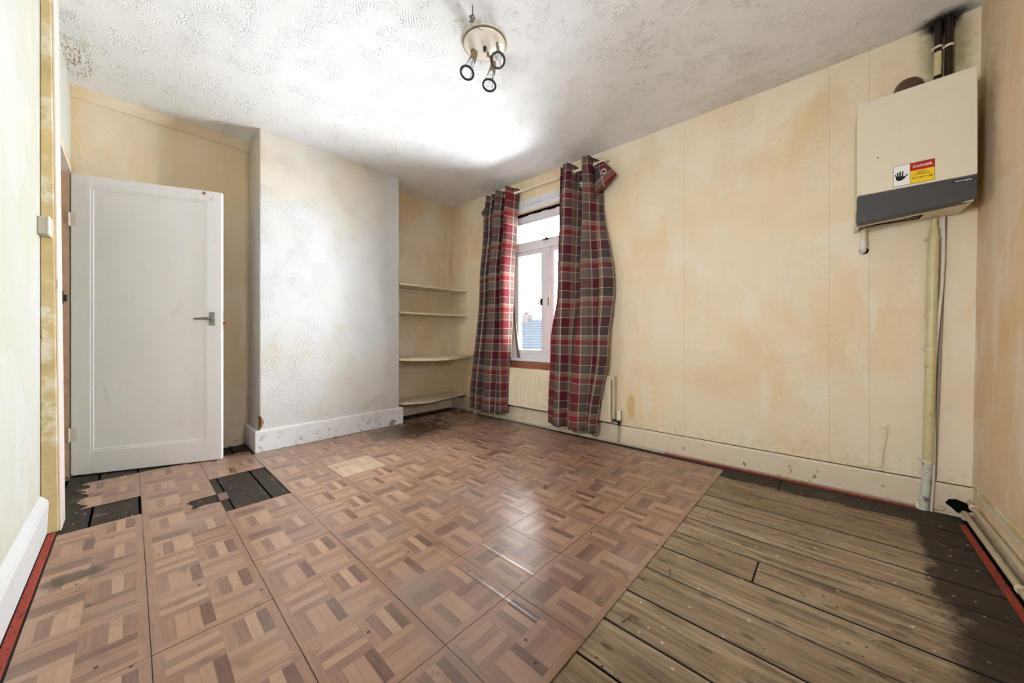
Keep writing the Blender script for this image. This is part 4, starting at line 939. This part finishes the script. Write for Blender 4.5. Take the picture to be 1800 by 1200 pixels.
spot((-1.49, 1.415, HC-.02), (-1.465, 1.438, 2.540), (-1.453, 1.408, 2.451), (-1.448, 1.385, 2.371))

# ceiling hook with a scrap of cord next to the lamp
t = thing('ceiling_hook', 'small metal hook and twisted cord scrap hanging from the ceiling by the lamp', 'hook', (-1.357, 1.19, HC))
hk = Vector((-1.35, 1.175, HC+.003))
m = MB(); m.tube([hk, hk+Vector((0, 0, -.03)), hk+Vector((-.012, .006, -.045))], .0022, 6); m.obj('wire_hook', 'dark_metal', t)
m = MB(); q0 = hk+Vector((-.012, .006, -.04)); m.tube([q0+Vector((.012*math.sin(k*1.9), .012*math.cos(k*1.4), -.005*k)) for k in range(9)], .0045, 6); m.obj('cord_scrap', 'wood_grey', t)
m = MB(); m.tube([q0, q0+Vector((-.03, .02, -.02)), LC+Vector((.078, -.085, -.03))], .0012, 5); m.obj('thread', 'dark_metal', t)

# ------------------------------------------------------------------ two bent nails on the boards
def nail(loc, rz, label):
    t = thing('bent_nail', label, 'nail', loc, 'nails on the floorboards'); l = Vector(loc)
    dx, dy = math.cos(rz), math.sin(rz)
    m = MB(); m.tube([l+Vector((0, 0, .003)), l+Vector((dx*.014, dy*.014, .006)), l+Vector((dx*.024, dy*.024, .017))], .0028, 8); m.obj('shank', 'brass', t, smooth=True)
    m = MB(); m.lathe([(0, 0), (.0065, 0), (.0065, .002), (0, .002)], l+Vector((dx*.024, dy*.024, .017)), (dx*.5, dy*.5, 1), 10); m.obj('head', 'brass', t)
nail((-.515, 1.098, BT), 1.2, 'bent brass nail on the bare boards nearest the camera, by the tile edge')
nail((-.475, 1.43, BT), 2.0, 'bent brass nail on the bare boards, the one nearer the window')

# ------------------------------------------------------------------ house across the street
hs = thing('far_house', 'slate-roofed house seen through the lower window pane', 'house', (-22.5, 26, -6))
hc = Vector((-18.138, 24.074, 0.964)); ang = A0
def HSE(u, v, z): return Vector((hc.x+math.cos(ang)*u-math.sin(ang)*v, hc.y+math.sin(ang)*u+math.cos(ang)*v, z))
RZ, EZ = 2.6, -1.2; U0, U1 = -7.8, 4.0
m = MB(); m.box((U0, 3.0, -6), (U1, 9.0, EZ), HSE); m.obj('wall', 'far_brick', hs)
for q in range(14):
    f0, f1 = q/14, (q+1.12)/14
    m = MB(); m.hexa([HSE(U0, 2.7+3.3*f0, EZ+(RZ-EZ)*f0+.0), HSE(U1, 2.7+3.3*f0, EZ+(RZ-EZ)*f0+.0), HSE(U1, 2.7+3.3*f1, EZ+(RZ-EZ)*f1), HSE(U0, 2.7+3.3*f1, EZ+(RZ-EZ)*f1), HSE(U0, 2.66+3.3*f0, EZ+(RZ-EZ)*f0+.10), HSE(U1, 2.66+3.3*f0, EZ+(RZ-EZ)*f0+.10), HSE(U1, 2.7+3.3*f1, EZ+(RZ-EZ)*f1+.03), HSE(U0, 2.7+3.3*f1, EZ+(RZ-EZ)*f1+.03)]); m.obj('slate_course', 'slate', hs)
m = MB(); m.hexa([HSE(U0, 6.0, EZ), HSE(U1, 6.0, EZ), HSE(U1, 9.3, EZ), HSE(U0, 9.3, EZ), HSE(U0, 6.0, RZ), HSE(U1, 6.0, RZ), HSE(U1, 6.05, RZ), HSE(U0, 6.05, RZ)]); m.obj('rear_roof', 'slate', hs)
m = MB(); m.box((-7.3, 5.6, 1.9), (-6.5, 6.4, 3.2), HSE); m.box((-7.15, 5.75, 3.2), (-6.95, 5.95, 3.5), HSE); m.box((-6.8, 5.75, 3.2), (-6.6, 5.95, 3.5), HSE); m.obj('chimney', 'far_brick', hs)
